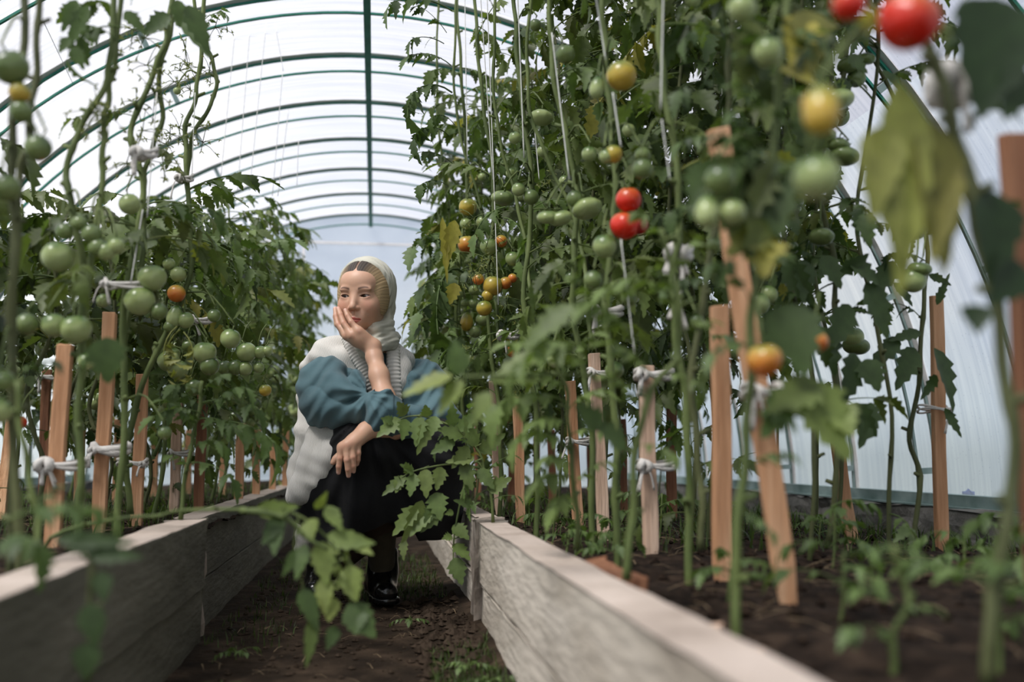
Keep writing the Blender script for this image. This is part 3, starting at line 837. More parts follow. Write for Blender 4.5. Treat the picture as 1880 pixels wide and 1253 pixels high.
LEADS = {'red': 'ripe red tomato', 'orange': 'ripening orange tomato', 'yellow': 'yellowish half-ripe tomato', 'dark_red': 'deep red tomato'}
PLANTS = []
class Plant:
    def __init__(s, base, label, group=None, seed=0):
        s.base = np.asarray(base, float); s.rng = np.random.default_rng(seed)
        s.root = thing('tomato_plant' if 'weed' not in label else 'weed', label, 'plant', s.base, group)
        s.fol = Foliage(); s.st = []; s.stalks = MB(); s.hasst = False
    def stem(s, pts, r0=.006, r1=.004, n=40, mat='stem', wob=.0022):
        P = smooth_path(pts, n); q = np.arange(n)
        P = P + wob * np.stack([np.sin(q * .9 + s.base[0] * 40), np.cos(q * 1.1 + s.base[1] * 30), 0 * q], 1)
        R = np.linspace(r0, r1, n) * (1 + .22 * (q % 5 == 0))
        b = MB().tube(P, R, 8)
        for i in range(5, n - 1, 5):                         # cut leaf stubs and nodes
            a = s.rng.uniform(0, 2 * PI); l = s.rng.uniform(.010, .025)
            b.tube([P[i], P[i] + [math.cos(a) * l, math.sin(a) * l, l * .4]], [R[i] * .7, R[i] * .55], 5)
        b.build('stem', M[mat], s.root, True); s.st.append(P)
        return P
    def fill(s, z0, z1, step=.075, size=.23, dens=1.0, yellow=.05, kit=None, bias=None, per=1, tone=None, path=0):
        """leaves spiralling up the stem between heights z0 and z1"""
        P = s.st[path]; order = np.argsort(P[:, 2]); Z = P[order, 2]; a = s.rng.uniform(0, 6)
        z = z0
        while z < z1:
            a += 2.4 + s.rng.uniform(-.4, .4)
            for _ in range(per):
                if s.rng.random() < dens:
                    p = np.array([np.interp(z, Z, P[order, k]) for k in range(3)]); p[2] = z
                    aa = a + s.rng.uniform(-.5, .5)
                    if bias is not None and s.rng.random() < .5: aa = bias + s.rng.uniform(-.9, .9)
                    L_ = size * s.rng.uniform(.7, 1.25)
                    y = .7 * s.rng.random() if s.rng.random() < yellow else .12 * s.rng.random()
                    s.fol.leaf(p, aa, s.rng.uniform(-.5, .45), L_, s.rng, None if tone is None else tone + s.rng.uniform(-.2, .2), y, s.rng.uniform(-.5, .5), kit)
            z += step * s.rng.uniform(.7, 1.3)
        return s
    def flowers(s, p, n=7, sz=.02):
        """a wispy spray of dry blossom stalks"""
        for _ in range(n):
            d = norm(s.rng.normal(0, 1, 3) + [0, 0, -.1]) * sz * s.rng.uniform(.8, 2.2); q = p + d
            s.stalks.tube([p, p + d * .5 + [0, 0, .004], q], [.0012, .0009, .0007], 4); s.hasst = True
            for _k in range(4):
                e_ = norm(s.rng.normal(0, 1, 3)) * sz * .4
                s.fol.single(q, q + e_, sz * .12, s.rng, .5, .25, teeth=0)
    def tomato(s, px, py, Y, rpx, mat='green', kind='round', lab=None, tilt=.3, stalk=True):
        c = at(px, py, Y); r = rpx * Y / FPX * 1.0
        keep_clear(px, py, rpx * .85, Y)
        r = r / math.hypot(1, 0)
        return s.fruit(c, r, mat, kind, lab, tilt, stalk)
    def fruit(s, c, r, mat='green', kind='round', lab=None, tilt=.3, stalk=True):
        o = bpy.data.objects.new('tomato', fmesh(kind, mat)); link(o, s.root)
        o.location = tuple(np.asarray(c) - s.base); o.scale = (r, r, r)
        o.rotation_euler = (s.rng.uniform(-tilt, tilt), s.rng.uniform(-tilt, tilt), s.rng.uniform(0, 6))
        if lab or mat in LEADS: o['label'] = lab or LEADS[mat]
        k = bpy.data.objects.new('calyx', CALYX); link(k, o)
        if stalk:
            R_ = o.rotation_euler.to_matrix(); up = np.array(R_ @ Vector((0.09, 0.03, 1.3))) * r; tp = np.asarray(c) + up
            best = None
            for P in s.st:
                dd = np.linalg.norm(P - (tp + [0, 0, .05]), axis=1); i = int(np.argmin(dd))
                if best is None or dd[i] < best[0]: best = (dd[i], P[i])
            if best is not None and best[0] < .16:
                e_ = best[1]; mid = (tp + e_) / 2 + [0, 0, .02 + .15 * best[0]]
                s.stalks.tube(smooth_path([e_, mid, tp + [0, 0, .006], tp], 9), [.0026, .0025, .0024, .0023, .0022, .002, .002, .0018, .0018], 5); s.hasst = True
            else:
                s.stalks.tube(smooth_path([tp + [.02, .02, .06], tp + [.008, .004, .035], tp], 7), .0018, 5); s.hasst = True
        return o
    def cluster(s, p, n, r, mats=('green',), kinds=('round',)):
        for k in range(n):
            d = np.array([s.rng.uniform(-1, 1), s.rng.uniform(-1, 1), -k * .75]) * r * np.array([1.1, 1.1, 1.0])
            s.fruit(np.asarray(p) + d, r * s.rng.uniform(.6, 1.1), mats[s.rng.integers(len(mats))], kinds[s.rng.integers(len(kinds))])
    def done(s): PLANTS.append(s)
    def finish(s):
        s.fol.build('foliage', s.root)
        if s.hasst: s.stalks.build('fruit_stalks', M['stem'], s.root, True)

def P3(l, Y):
    """path of (px, py[, dY]) at distance Y"""
    return [at(q[0], q[1], Y + (q[2] if len(q) > 2 else 0)) for q in l]
def twine(a, b, label, group=None, r=.0011, wob=0.0):
    P = smooth_path([a, (np.asarray(a) + b) / 2 + [wob, 0, 0], b], 14)
    o = MB().tube(P, r, 5).build('twine', M['twine'], None, True); tag(o, label, 'twine', group)

for k_, r_ in (('a', 9), ('b', 8), ('c', 8), ('j', 9), ('k', 11), ('n', 8), ('d', 4), ('p', 7), ('q', 6), ('m', 7), ('l', 7), ('r', 5), ('s', 5)):
    q0, q1 = project(np.array([ST[k_][0], ST[k_][1]])); keep_line([q0[:2], q1[:2]], r_, q0[2], 20)
keep_line([(130, 380), (124, 300), (152, 228), (197, 144), (205, 60)], 6, 1.9)
keep_line([(262, 380), (255, 300), (240, 265), (248, 214), (288, 120), (305, 67), (315, 0)], 5, 2.2)
keep_line([(262, 350), (275, 285), (297, 218), (292, 127)], 5, 2.2)
keep_line([(343, 300), (340, 240), (357, 185), (365, 134)], 4, 2.6); keep_line([(355, 248), (389, 188), (397, 144), (385, 100)], 4, 2.6)
for a_, b_, Y_ in ((838, 850, 3.7), (872, 905, 3.25), (944, 968, 2.6), (1008, 1062, 2.2), (1105, 1115, 1.9), (1208, 1235, 1.7)): keep_line([(a_, 0), (a_ + 8, 150), (b_, 350)], 4 if Y_ > 3 else 6, Y_, 16)
for q_ in ((665, 545, 85), (690, 640, 70), (600, 720, 60), (690, 740, 70), (640, 830, 60), (770, 700, 40), (560, 870, 35), (700, 900, 70), (640, 940, 60), (700, 1060, 50), (570, 800, 30)): keep_clear(*q_, 3.0)
for q_ in ((683, 200, 60), (690, 330, 70), (560, 160, 90), (450, 110, 40), (690, 440, 60), (690, 90, 60), (600, 40, 60), (560, 260, 60), (470, 240, 60)): keep_clear(*q_, 7.8)
for q_ in ((1580, 260, 40), (1590, 330, 30), (1600, 120, 35), (1800, 600, 60), (1790, 720, 70), (1800, 830, 60), (1640, 820, 30), (1560, 860, 25), (1480, 850, 25), (1840, 330, 20), (1760, 470, 25), (1590, 540, 15), (1850, 150, 20)): keep_clear(*q_, 6)

# =================================================================== LEFT BED
# blurred plant at the very left edge
p = Plant(at_z(12, 1075, .26), 'dark blurred plant at the left edge with large hanging fruit and a thick stem', seed=1)
p.stem(P3([(40, 1160), (30, 900), (20, 640), (28, 420), (20, 250), (44, 60), (40, -200)], 1.55), .007, .006, mat='stem_dark')
p.stem(P3([(20, 1100), (28, 420), (52, 250), (70, 60), (66, -160)], 1.60), .006, .005, mat='stem_dark')
for q in ((20, 124, 32, 'dark_green', 'heart'), (36, 170, 19, 'yellow', 'round'), (70, 272, 24, 'dark_green', 'round'), (74, 285, 11, 'orange', 'round'), (12, 345, 24, 'dark_green', 'round'), (8, 700, 18, 'dark_green', 'round'), (-2, 755, 22, 'green', 'round'), (38, 205, 20, 'dark_green', 'round')):
    p.tomato(q[0], q[1], 1.52, q[2], q[3], q[4])
p.fill(.55, .98, .05, .16, .9, tone=-.35, per=1)
p.fill(1.15, 1.5, .12, .13, .6, tone=-.3)
p.done()
# second blurred plant, with the big green tomatoes
p = Plant(at_z(146, 1010, .26), 'near plant beside the rag-knotted left stake, carrying big green tomatoes above it', seed=2)
p.stem(P3([(140, 1010), (148, 900), (145, 760), (150, 620), (152, 480), (130, 380), (124, 300), (152, 228), (197, 144), (205, 60), (222, -160)], 1.9), .0075, .0055, n=56)
p.stem(P3([(150, 620), (186, 340), (190, 240), (201, 161), (215, 80), (232, -160)], 1.92), .006, .005)
for q in ((106, 472, 28, 'green', 'heart'), (168, 430, 18, 'dark_green', 'round'), (195, 462, 16, 'green', 'round'), (213, 452, 15, 'green', 'round'), (139, 605, 27, 'green', 'heart'), (99, 597, 21, 'green', 'round'), (49, 595, 19, 'dark_green', 'round'), (118, 425, 15, 'dark_green', 'round'), (158, 664, 15, 'green', 'round'), (180, 455, 17, 'dark_green', 'round'), (146, 410, 14, 'dark_green', 'round')):
    p.tomato(q[0], q[1], 1.86, q[2], q[3], q[4])
p.fill(.62, 1.02, .035, .17, 1, tone=-.2, per=2)
p.fill(.40, .62, .06, .16, .8, tone=-.1)
p.fol.leaf_between(at(215, 640, 1.75), at(150, 700, 1.75), p.rng, .0); p.fol.single(at(195, 620, 1.6), at(200, 705, 1.6), .06, p.rng, .35, normal=(0, -1, .5))
p.fill(1.02, 1.30, .06, .15, .8, tone=-.1)
p.flowers(at(178, 205, 1.9), 16, .03); p.flowers(at(200, 215, 1.9), 10, .025)
for a, b in (((215, 75), (120, 55)), ((225, 50), (120, 130)), ((240, 10), (270, -30))): p.fol.leaf_between(at(*a, 1.9), at(*b, 1.85), p.rng, .0, kit=DROOP)
for a, b, w_ in (((162, 10), (120, 90), .03), ((128, 70), (105, 95), .022), ((135, 85), (152, 128), .024), ((140, 0), (118, 60), .03), ((230, 20), (262, 62), .028)): p.fol.single(at(*a, 1.8), at(*b, 1.8), w_, p.rng, .45)
p.done()
# third: forked bare stems
p = Plant(at_z(215, 985, .27), 'plant by the second left stake whose two bare stems fork high against the roof', seed=3)
p.stem(P3([(213, 985), (222, 870), (230, 740), (225, 620), (240, 480), (262, 380), (255, 300), (240, 265), (248, 214), (288, 120), (305, 67), (315, 0), (318, -140)], 2.2), .0075, .0055, n=60)
p.stem(P3([(225, 640), (262, 460), (262, 350), (275, 285), (297, 218), (292, 127), (312, 60), (322, -140)], 2.22), .006, .005, n=48)
for q in ((279, 511, 25, 'green', 'heart'), (257, 553, 27, 'green', 'heart'), (238, 375, 19, 'green', 'round'), (292, 572, 15, 'dark_green', 'round'), (190, 552, 12, 'green', 'round'), (302, 795, 12, 'dark_green', 'round')):
    p.tomato(q[0], q[1], 2.15, q[2], q[3], q[4])
p.fill(.72, 1.12, .034, .19, 1, tone=-.15, per=2)
for a, b in (((310, 30), (265, 60)), ((318, 20), (390, 95))): p.fol.single(at(*a, 2.1), at(*b, 2.05), .035, p.rng, .4)
p.fol.single(at(345, 10, 2.0), at(385, 98, 2.0), .045, p.rng, .35); p.fol.single(at(312, 28, 2.05), at(258, 60, 2.05), .04, p.rng, .3); p.fol.single(at(325, 0, 2.0), at(333, 50, 2.0), .03, p.rng, .5)
p.fill(1.12, 1.42, .06, .15, .8, tone=-.1)
for c in ((250, 190), (262, 240), (285, 175), (270, 120), (232, 300), (300, 300)): p.flowers(at(*c, 2.2), 9, .030)
p.flowers(at(265, 70, 2.2), 12, .028); p.flowers(at(245, 55, 2.2), 8, .022)
for a, b in (((250, 210), (205, 205)), ((240, 265), (215, 235)), ((275, 285), (310, 265))): p.fol.leaf_between(at(*a, 2.2), at(*b, 2.2), p.rng, .0, scale=.9)
p.done()
# fourth: forked stems further right
p = Plant(at_z(275, 960, .26), 'plant behind the flat-topped left stake, thin forked stems tied together at the top', seed=4)
p.stem(P3([(240, 945), (232, 860), (245, 760), (290, 640), (330, 560), (352, 480), (347, 402), (343, 300), (340, 240), (357, 185), (365, 134), (372, 60), (380, -120)], 2.6), .0078, .005, n=60)
p.stem(P3([(347, 430), (345, 320), (355, 248), (389, 188), (397, 144), (385, 100), (360, 40), (352, -100)], 2.62), .006, .0045, n=44)
for q in ((324, 539, 16, 'orange', 'round'), (321, 581, 17, 'green', 'plum'), (341, 588, 15, 'green', 'round'), (327, 504, 14, 'green', 'round'), (310, 485, 11, 'green', 'round'), (325, 167, 7, 'green', 'round'), (393, 580, 12, 'dark_green', 'round'), (376, 648, 21, 'green', 'heart'), (423, 622, 18, 'green', 'round'), (385, 672, 17, 'dark_green', 'round'), (312, 600, 11, 'dark_green', 'round')):
    p.tomato(q[0], q[1], 2.58, q[2], q[3], q[4])
for c in ((330, 130), (345, 120), (385, 128), (320, 150), (350, 165), (330, 235), (312, 245), (372, 262), (360, 235), (305, 265), (335, 260), (395, 50), (340, 90)): p.flowers(at(*c, 2.6), 7, .026)
for a, b in (((372, 40), (420, 45)), ((375, 55), (425, 25))): p.fol.leaf_between(at(*a, 2.6), at(*b, 2.55), p.rng, .1)
p.fill(.80, 1.14, .035, .2, 1, tone=-.1, per=2, yellow=.12); p.fill(1.14, 1.42, .055, .15, .8, tone=-.1)
for k in range(9): p.fol.leaf(at(325 + 6 * k, 600 + 5 * (k % 3), 2.5), p.rng.uniform(0, 6), -.9, .16, p.rng, -.1, .35, 0, WILT)
p.done()
# front shoots: low leafy side shoots over the left planks
p = Plant(at_z(420, 945, .27), 'leafy young plant at the left bed rim, its broad light leaves over the planks', seed=5)
p.stem(P3([(330, 955), (345, 850), (362, 770), (372, 700)], 2.35), .005, .004, n=20)
for a, b in (((370, 760), (250, 800)), ((365, 770), (450, 820)), ((360, 790), (270, 745)), ((372, 740), (480, 800)), ((350, 850), (430, 930)), ((360, 800), (330, 730)), ((380, 760), (470, 730)), ((350, 870), (300, 850)), ((370, 780), (520, 865)), ((352, 830), (420, 860)), ((371, 730), (420, 700)), ((371, 730), (300, 735))):
    p.fol.leaf_between(at(*a, 2.35), at(*b, 2.25), p.rng, .15)
p.done()
# remaining left bed plants
ORD = ['first', 'second', 'third', 'fourth', 'fifth', 'sixth', 'seventh', 'eighth', 'ninth', 'tenth', 'eleventh', 'twelfth', 'thirteenth', 'fourteenth', 'fifteenth']
LLAB = ['leafy tomato plant in the aisle row of the left bed, %s from the front' % o for o in ORD[:8]] + ['leafy tomato plant in the middle row of the left bed, %s from the front' % o for o in ORD[1:7]] + ['tomato plant by the left wall sheets, %s from the front' % o for o in ORD[:3]] + ['small leafy plant with a ripe red tomato by the left wall']
LEFT = [  # x, y, top height, leafy from
    (-.66, 3.15, 1.22, .60), (-.70, 3.6, 1.30, .60), (-.64, 4.1, 1.42, .55), (-.68, 4.6, 1.6, .5), (-.62, 5.2, 1.72, .5), (-.60, 5.9, 1.78, .5), (-.62, 6.6, 1.8, .5), (-.6, 7.3, 1.8, .5),
    (-1.12, 2.9, 1.20, .62), (-1.2, 3.5, 1.30, .6), (-1.1, 4.2, 1.4, .55), (-1.15, 5.0, 1.7, .55), (-1.1, 5.9, 1.7, .5), (-1.1, 6.8, 1.7, .5),
    (-1.62, 3.8, 1.35, .7), (-1.62, 4.6, 1.45, .65), (-1.6, 5.6, 1.45, .6), (-1.05, 2.35, 1.22, .78)]
for i, (x, y, h, z0) in enumerate(LEFT):
    near = i < 3
    labs = {0: 'leafy plant left of the woman, loaded with a row of green tomatoes', 1: 'dense plant whose top leaves reach toward the woman\'s headscarf'}
    pl = Plant((x, y, zg(x, y)), labs.get(i, LLAB[i]), None if i in labs else 'leafy plants along the left bed', 20 + i)
    h2 = h
    pl.stem([(x, y, zg(x, y) - .02), (x + .03, y, .5), (x - .02, y + .02, .8), (x + .02, y - .02, h2 * .75), (x, y, h2)], .007, .004, n=30)
    if x > -.8 and y > 3: pl.stem([(x, y, .45), (x + .09, y + .1, .8), (x + .13, y + .05, h2 * .9)], .005, .003, n=24)
    stp = .032 if y < 5 else .048
    pl.fill(z0, h2 + .02, stp, .21, 1, per=2, yellow=.04, bias=(-.2 if x > -.8 else None), tone=(-.05 if x > -.8 else -.25))
    if x > -.8 and y > 3: pl.fill(.65, h2 * .9, stp * 1.6, .22, 1, yellow=.05, path=1, tone=.1)
    pl.fill(.34, z0, .09, .15, .7, tone=-.05)
    for k in range(3 if y < 5 else 2):
        pl.cluster((x + pl.rng.uniform(.02, .14), y - pl.rng.uniform(.05, .15), pl.rng.uniform(.62, .95)), pl.rng.integers(2, 5), .030, ('green', 'green', 'dark_green'), ('round', 'heart'))
    if i == 0:
        for q in ((453, 647, 18, 'green', 'round'), (477, 647, 12, 'green', 'round'), (490, 645, 10, 'green', 'round'), (450, 677, 13, 'green', 'round'), (487, 717, 11, 'yellow', 'round'), (432, 675, 14, 'dark_green', 'round'), (412, 675, 13, 'dark_green', 'round'), (475, 675, 10, 'green', 'round'), (356, 712, 15, 'dark_green', 'round')):
            pl.tomato(q[0], q[1], 2.95, q[2], q[3], q[4])
    if i == 17:
        pl.tomato(37, 776, 2.4, 11, 'red', 'round', 'small ripe red tomato near the left wall')
    pl.done()
for i, (bx, by, tx, Y) in enumerate(((132, 940, 140, 3.2), (60, 950, 75, 2.6), (175, 955, 190, 2.9), (262, 935, 268, 3.4), (190, 930, 200, 3.8))):
    lo = at(bx, by, Y); x, y = lo[0], Y
    pl = Plant((x, y, zg(x, y)), ['twisted stem between the rag-knotted stake and the second left stake', 'thin stem left of the rag-knotted left stake', 'stem rising right beside the second left stake', 'stem close behind the flat-topped left stake', 'thin dark stem farthest back behind the second left stake'][i], 'tangled stems behind the near left stakes', 60 + i)
    pl.stem([(x, y, zg(x, y) - .02), (x + .02, y, .42), (x - .03, y, .6), (x + .03, y, .8), (x, y, 1.05)], .0065, .005, mat='stem_dark')
    pl.fill(.74, 1.1, .035, .2, 1, per=2, tone=-.3, yellow=.08); pl.fill(.45, .7, .08, .12, .8, tone=-.25)
    pl.done()
p = Plant(at_z(72, 1010, .26), 'low green shoot in front of the near left stakes, out of focus', seed=70)
p.stem(P3([(75, 1010), (60, 900), (40, 800), (30, 700)], 1.45), .005, .004, n=20)
p.fol.leaf_between(at(30, 700, 1.45), at(-40, 680, 1.45), p.rng, 0); p.fol.leaf_between(at(5, 960, 1.2), at(230, 985, 1.2), p.rng, .05); p.fol.leaf_between(at(60, 960, 1.3), at(130, 900, 1.3), p.rng, -.2)
p.fol.leaf_between(at(30, 690, 1.5), at(110, 690, 1.45), p.rng, -.15); p.fol.leaf_between(at(-10, 1010, 1.3), at(90, 1050, 1.2), p.rng, -.1)
p.done()

# branch leaning over the left plank into the aisle
p = Plant((-.60, 1.95, .262), 'drooping leafy branch leaning out over the left plank into the aisle', seed=80)
Yb = 1.62
st = p.stem([np.array([-.60, 1.95, .25]), np.array([-.56, 1.88, .31])] + P3([(215, 953, .13), (292, 948, .1), (330, 938, .05), (440, 936), (520, 938), (575, 965), (622, 1010), (660, 1060)], Yb), .0035, .0018, n=30, wob=.001)
p.stem(P3([(440, 937), (520, 950), (560, 985), (600, 1010)], Yb - .02), .0045, .0025, n=16, wob=.001)
for a, b, w_, tn, ye in (((590, 995), (598, 1075), .042, .95, .15), ((598, 1060), (590, 1130), .032, .95, .2), ((606, 1095), (600, 1140), .036, .95, .25), ((645, 990), (683, 1020), .022, .95, .2), ((600, 985), (686, 1005), .035, .8, .1),
                     ((640, 1040), (652, 1105), .045, .85, .15), ((640, 1110), (685, 1175), .05, .42, .0), ((655, 1120), (650, 1165), .04, .4, 0), ((560, 1000), (545, 1065), .03, .55, 0), ((575, 1130), (567, 1228), .024, .6, .05),
                     ((556, 1080), (578, 1160), .035, .35, 0), ((580, 935), (600, 905), .018, .85, .2), ((566, 955), (572, 990), .038, .85, .15), ((520, 945), (480, 1000), .03, .3, 0), ((510, 960), (495, 1020), .03, .35, 0), ((470, 940), (545, 925), .03, .75, .1), ((600, 930), (625, 975), .028, .8, .1), ((545, 1010), (520, 1060), .02, .5, 0), ((615, 1150), (604, 1195), .025, .3, 0)):
    p.fol.single(at(*a, Yb), at(*b, Yb - .02), w_ * .95, p.rng, tn, ye, fold=.2, droop=.12, normal=(p.rng.uniform(-.5, .5), -1, p.rng.uniform(0, .6)), teeth=.10)
p.stalks.tube(P3([(548, 950), (540, 1000), (552, 1060), (570, 1150)], Yb), .0016, 5); p.stalks.tube(P3([(610, 1000), (625, 1050), (645, 1110)], Yb), .0018, 5); p.hasst = True
for k in range(16): c = at(612 + 26 * p.rng.random(), 1010 + 85 * p.rng.random(), Yb - .01); p.fol.single(c, c + p.rng.normal(0, .008, 3), .006, p.rng, .8, .15, teeth=0)
p.done()
p = Plant(at_z(170, 1040, .29), 'dark trailing shoot hanging down the face of the left plank', seed=81)
p.stem(P3([(170, 1010, .06), (166, 1030), (168, 1120), (160, 1260)], 1.18), .004, .003, n=16, mat='stem_dark')
for a, b, w_ in (((160, 1015), (260, 1022), .022), ((185, 1050), (195, 1105), .022), ((165, 1110), (172, 1190), .03), ((165, 1180), (150, 1250), .03), ((100, 990), (250, 990), .02), ((175, 1000), (120, 1010), .02)): p.fol.single(at(*a, 1.17), at(*b, 1.16), w_, p.rng, .2)
p.done()

# =================================================================== RIGHT BED
RP = [  # px of the stem at y=700 and at y=0, distance, label
    (852, 838, 3.75, 'right bed plant nearest the woman, yellow leaves and strings of small fruit'),
    (918, 872, 3.30, 'right bed plant with yellow and orange tomatoes level with the headscarf'),
    (985, 944, 2.62, 'right bed plant with pale green stem beside the white twine'),
    (1085, 1008, 2.22, 'right bed plant with large ribbed green tomatoes'),
    (1130, 1105, 1.92, 'right bed plant carrying the bright red tomatoes'),
    (1262, 1208, 1.72, 'right bed plant with a long white rag tied high on its stem')]
RPL = []
for i, (bx, tx, Y, lab) in enumerate(RP):
    lo = at(bx, 900, Y); x = lo[0]; z = zg(x, Y)
    pl = Plant((x, Y, z), lab, None, 100 + i)
    mid = at((bx + tx) / 2 + 12, 350, Y); q = at((bx * .7 + tx * .3) - 10, 560, Y); top = at(tx, 0, Y); top2 = at(tx - 4, -120, Y)
    pl.stem([(x, Y, z - .02), tuple(at(bx, 780, Y)), tuple(q), tuple(mid), tuple(at(tx + 10, 150, Y)), tuple(top), tuple(top2)], .0075, .0055, n=60)
    if i in (0, 1, 2, 3): pl.stem([tuple(at(bx, 640, Y)), tuple(at(bx - 25, 420, Y + .1)), tuple(at(tx - 35, 200, Y + .12)), tuple(at(tx - 32, -60, Y + .1))], .0055, .004, n=40)
    RPL.append(pl)
A, B, C, D, E_, G = RPL
for pl, Y, lst in (
    (A, 3.6, ((859, 380, 17, 'yellow', 'round'), (855, 411, 11, 'green', 'round'), (857, 449, 17, 'orange', 'round'), (885, 408, 12, 'green', 'round'), (868, 558, 9, 'green', 'round'), (854, 556, 8, 'green', 'round'), (870, 533, 10, 'green', 'round'), (843, 541, 8, 'green', 'round'), (857, 591, 15, 'yellow', 'plum'), (885, 587, 12, 'green', 'round'), (872, 609, 12, 'green', 'round'), (885, 325, 8, 'green', 'round'))),
    (B, 3.15, ((898, 453, 17, 'green', 'heart'), (920, 443, 12, 'orange', 'round'), (941, 475, 14, 'green', 'round'), (905, 525, 19, 'yellow', 'round'), (878, 513, 11, 'orange', 'round'), (928, 520, 12, 'orange', 'round'), (941, 511, 9, 'orange', 'round'), (895, 543, 11, 'yellow', 'round'), (889, 566, 15, 'yellow', 'round'), (938, 318, 10, 'green', 'round'), (940, 646, 11, 'red', 'round'), (922, 363, 19, 'green', 'ribbed'))),
    (C, 2.5, ((983, 46, 12, 'dark_green', 'round'), (994, 216, 20, 'green', 'ribbed'), (945, 253, 12, 'green', 'round'), (996, 278, 11, 'green', 'round'), (952, 348, 13, 'green', 'round'), (925, 365, 17, 'dark_green', 'ribbed'), (1048, 509, 11, 'dark_green', 'round'), (975, 362, 15, 'dark_green', 'round'))),
    (D, 2.1, ((1038, 100, 19, 'dark_green', 'heart'), (1005, 399, 18, 'green', 'ribbed'), (1029, 401, 20, 'green', 'ribbed'), (1078, 383, 26, 'green', 'ribbed'), (1055, 365, 16, 'dark_green', 'round'), (1082, 283, 15, 'green', 'round'), (1154, 239, 13, 'green', 'round'), (1128, 680, 18, 'dark_green', 'round'), (1019, 652, 20, 'green', 'plum'))),
    (E_, 1.78, ((1141, 139, 30, 'yellow', 'round'), (1096, 161, 18, 'green', 'plum'), (1154, 367, 25, 'red', 'round'), (1147, 415, 28, 'red', 'heart'), (1172, 413, 20, 'dark_red', 'round'), (1110, 452, 23, 'green', 'round'), (1126, 283, 18, 'yellow', 'round'), (1089, 514, 18, 'dark_green', 'round'), (1113, 287, 14, 'green', 'round'), (1155, 550, 14, 'dark_green', 'round'), (1180, 285, 16, 'dark_green', 'round'))),
    (G, 1.62, ((1311, 450, 15, 'dark_green', 'round'), (1280, 590, 13, 'dark_green', 'round'), (1180, 310, 20, 'dark_green', 'round')))):
    for q in lst: pl.tomato(q[0], q[1], Y, q[2], q[3], q[4])
for k, pl in enumerate(RPL):
    Yp = RP[k][2]
    pl.fill(.72, 2.0 if k < 2 else 1.75, .034 if k < 2 else .05, .18, 1, per=2 if k < 3 else 1, yellow=.06, tone=-.0)
    pl.fill(.36, .72, .075, .15, .8, tone=.0)
for a, b in (((830, 20), (705, 60)), ((820, 60), (750, 25)), ((828, 120), (735, 130)), ((815, 80), (745, 110)), ((830, 170), (745, 235)), ((825, 250), (755, 290)), ((830, 300), (748, 298)), ((820, 340), (770, 360)), ((835, 230), (785, 225)), ((818, 0), (735, -10))):
    (A if a[1] > 100 else B).fol.leaf_between(at(*a, 3.1), at(*b, 3.0), A.rng, -.05, kit=DROOP if a[1] % 4 else LEAVES)
for a, b in (((840, 440), (752, 500)), ((835, 520), (770, 570)), ((840, 560), (752, 620)), ((850, 600), (760, 640)), ((835, 480), (765, 430)), ((850, 640), (790, 680)), ((850, 500), (800, 640)), ((860, 620), (815, 700))):
    A.fol.leaf_between(at(*a, 3.6), at(*b, 3.4), A.rng, .0, kit=DROOP if a[1] % 40 else LEAVES)
for a, b, w_ in (((835, 405), (820, 480), .055), ((835, 520), (828, 560), .05), ((812, 400), (822, 520), .03), ((965, 560), (945, 640), .045), ((990, 590), (965, 650), .035)): A.fol.single(at(*a, 3.3), at(*b, 3.3), w_, A.rng, .5, .85)
for a, b in (((928, 380), (868, 475)), ((925, 400), (950, 480)), ((985, 420), (955, 520)), ((1000, 470), (965, 560)), ((960, 350), (1000, 430))): B.fol.leaf_between(at(*a, 2.8), at(*b, 2.75), B.rng, .25)
for c in ((880, 480), (870, 500), (895, 500), (930, 560), (900, 430), (1000, 330), (1050, 330), (870, 400), (1070, 340), (1010, 350), (940, 700), (870, 640)): B.flowers(at(*c, 3.0), 8, .03)
for pl in RPL: pl.done()

RLAB = ['tall plant in the aisle row of the right bed behind the woman, %s going back' % o for o in ORD[:5]] + ['tall plant just behind the yellow-fruited one in the right bed'] + ['tall plant in the middle row of the right bed, %s from the front' % o for o in ORD[:6]] + ['tall dark plant toward the right wall, %s from the front' % o for o in ORD[1:5]] + ['dense plant filling the gap behind the orange and yellow tomatoes', 'dense plant filling the gap behind the ribbed green tomatoes', 'dark leafy plant behind the bright red tomatoes', 'dense plant right behind the stem with the long white rag', 'dark plant seen between the leaning stake and the long white rag', 'dark leafy plant high behind the near yellow tomato', 'dense tall plant behind the thin twine right of the red tomatoes']
RIGHT = [  # x, y, top, leafy from
    (.44, 4.4, 2.05, .5), (.46, 5.1, 2.0, .5), (.45, 5.9, 1.95, .5), (.45, 6.7, 1.95, .5), (.47, 7.4, 1.9, .5), (.62, 3.95, 2.05, .55),
    (.85, 2.5, 2.0, .66), (.82, 3.1, 2.0, .7), (.90, 3.7, 2.0, .62), (.9, 4.5, 2.0, .6), (.95, 5.5, 1.9, .6), (.95, 6.5, 1.9, .6),
    (1.25, 2.75, 1.85, 1.0), (1.40, 3.4, 1.7, 1.0), (1.4, 4.3, 1.6, .8), (1.5, 5.2, 1.6, .8), (.62, 3.4, 2.0, .62), (.66, 2.9, 2.0, .66), (1.15, 2.15, 1.75, 1.05), (.72, 2.25, 2.0, .95), (.92, 2.05, 1.9, 1.05), (1.2, 2.5, 1.85, 1.3), (.98, 2.75, 2.0, .9)]
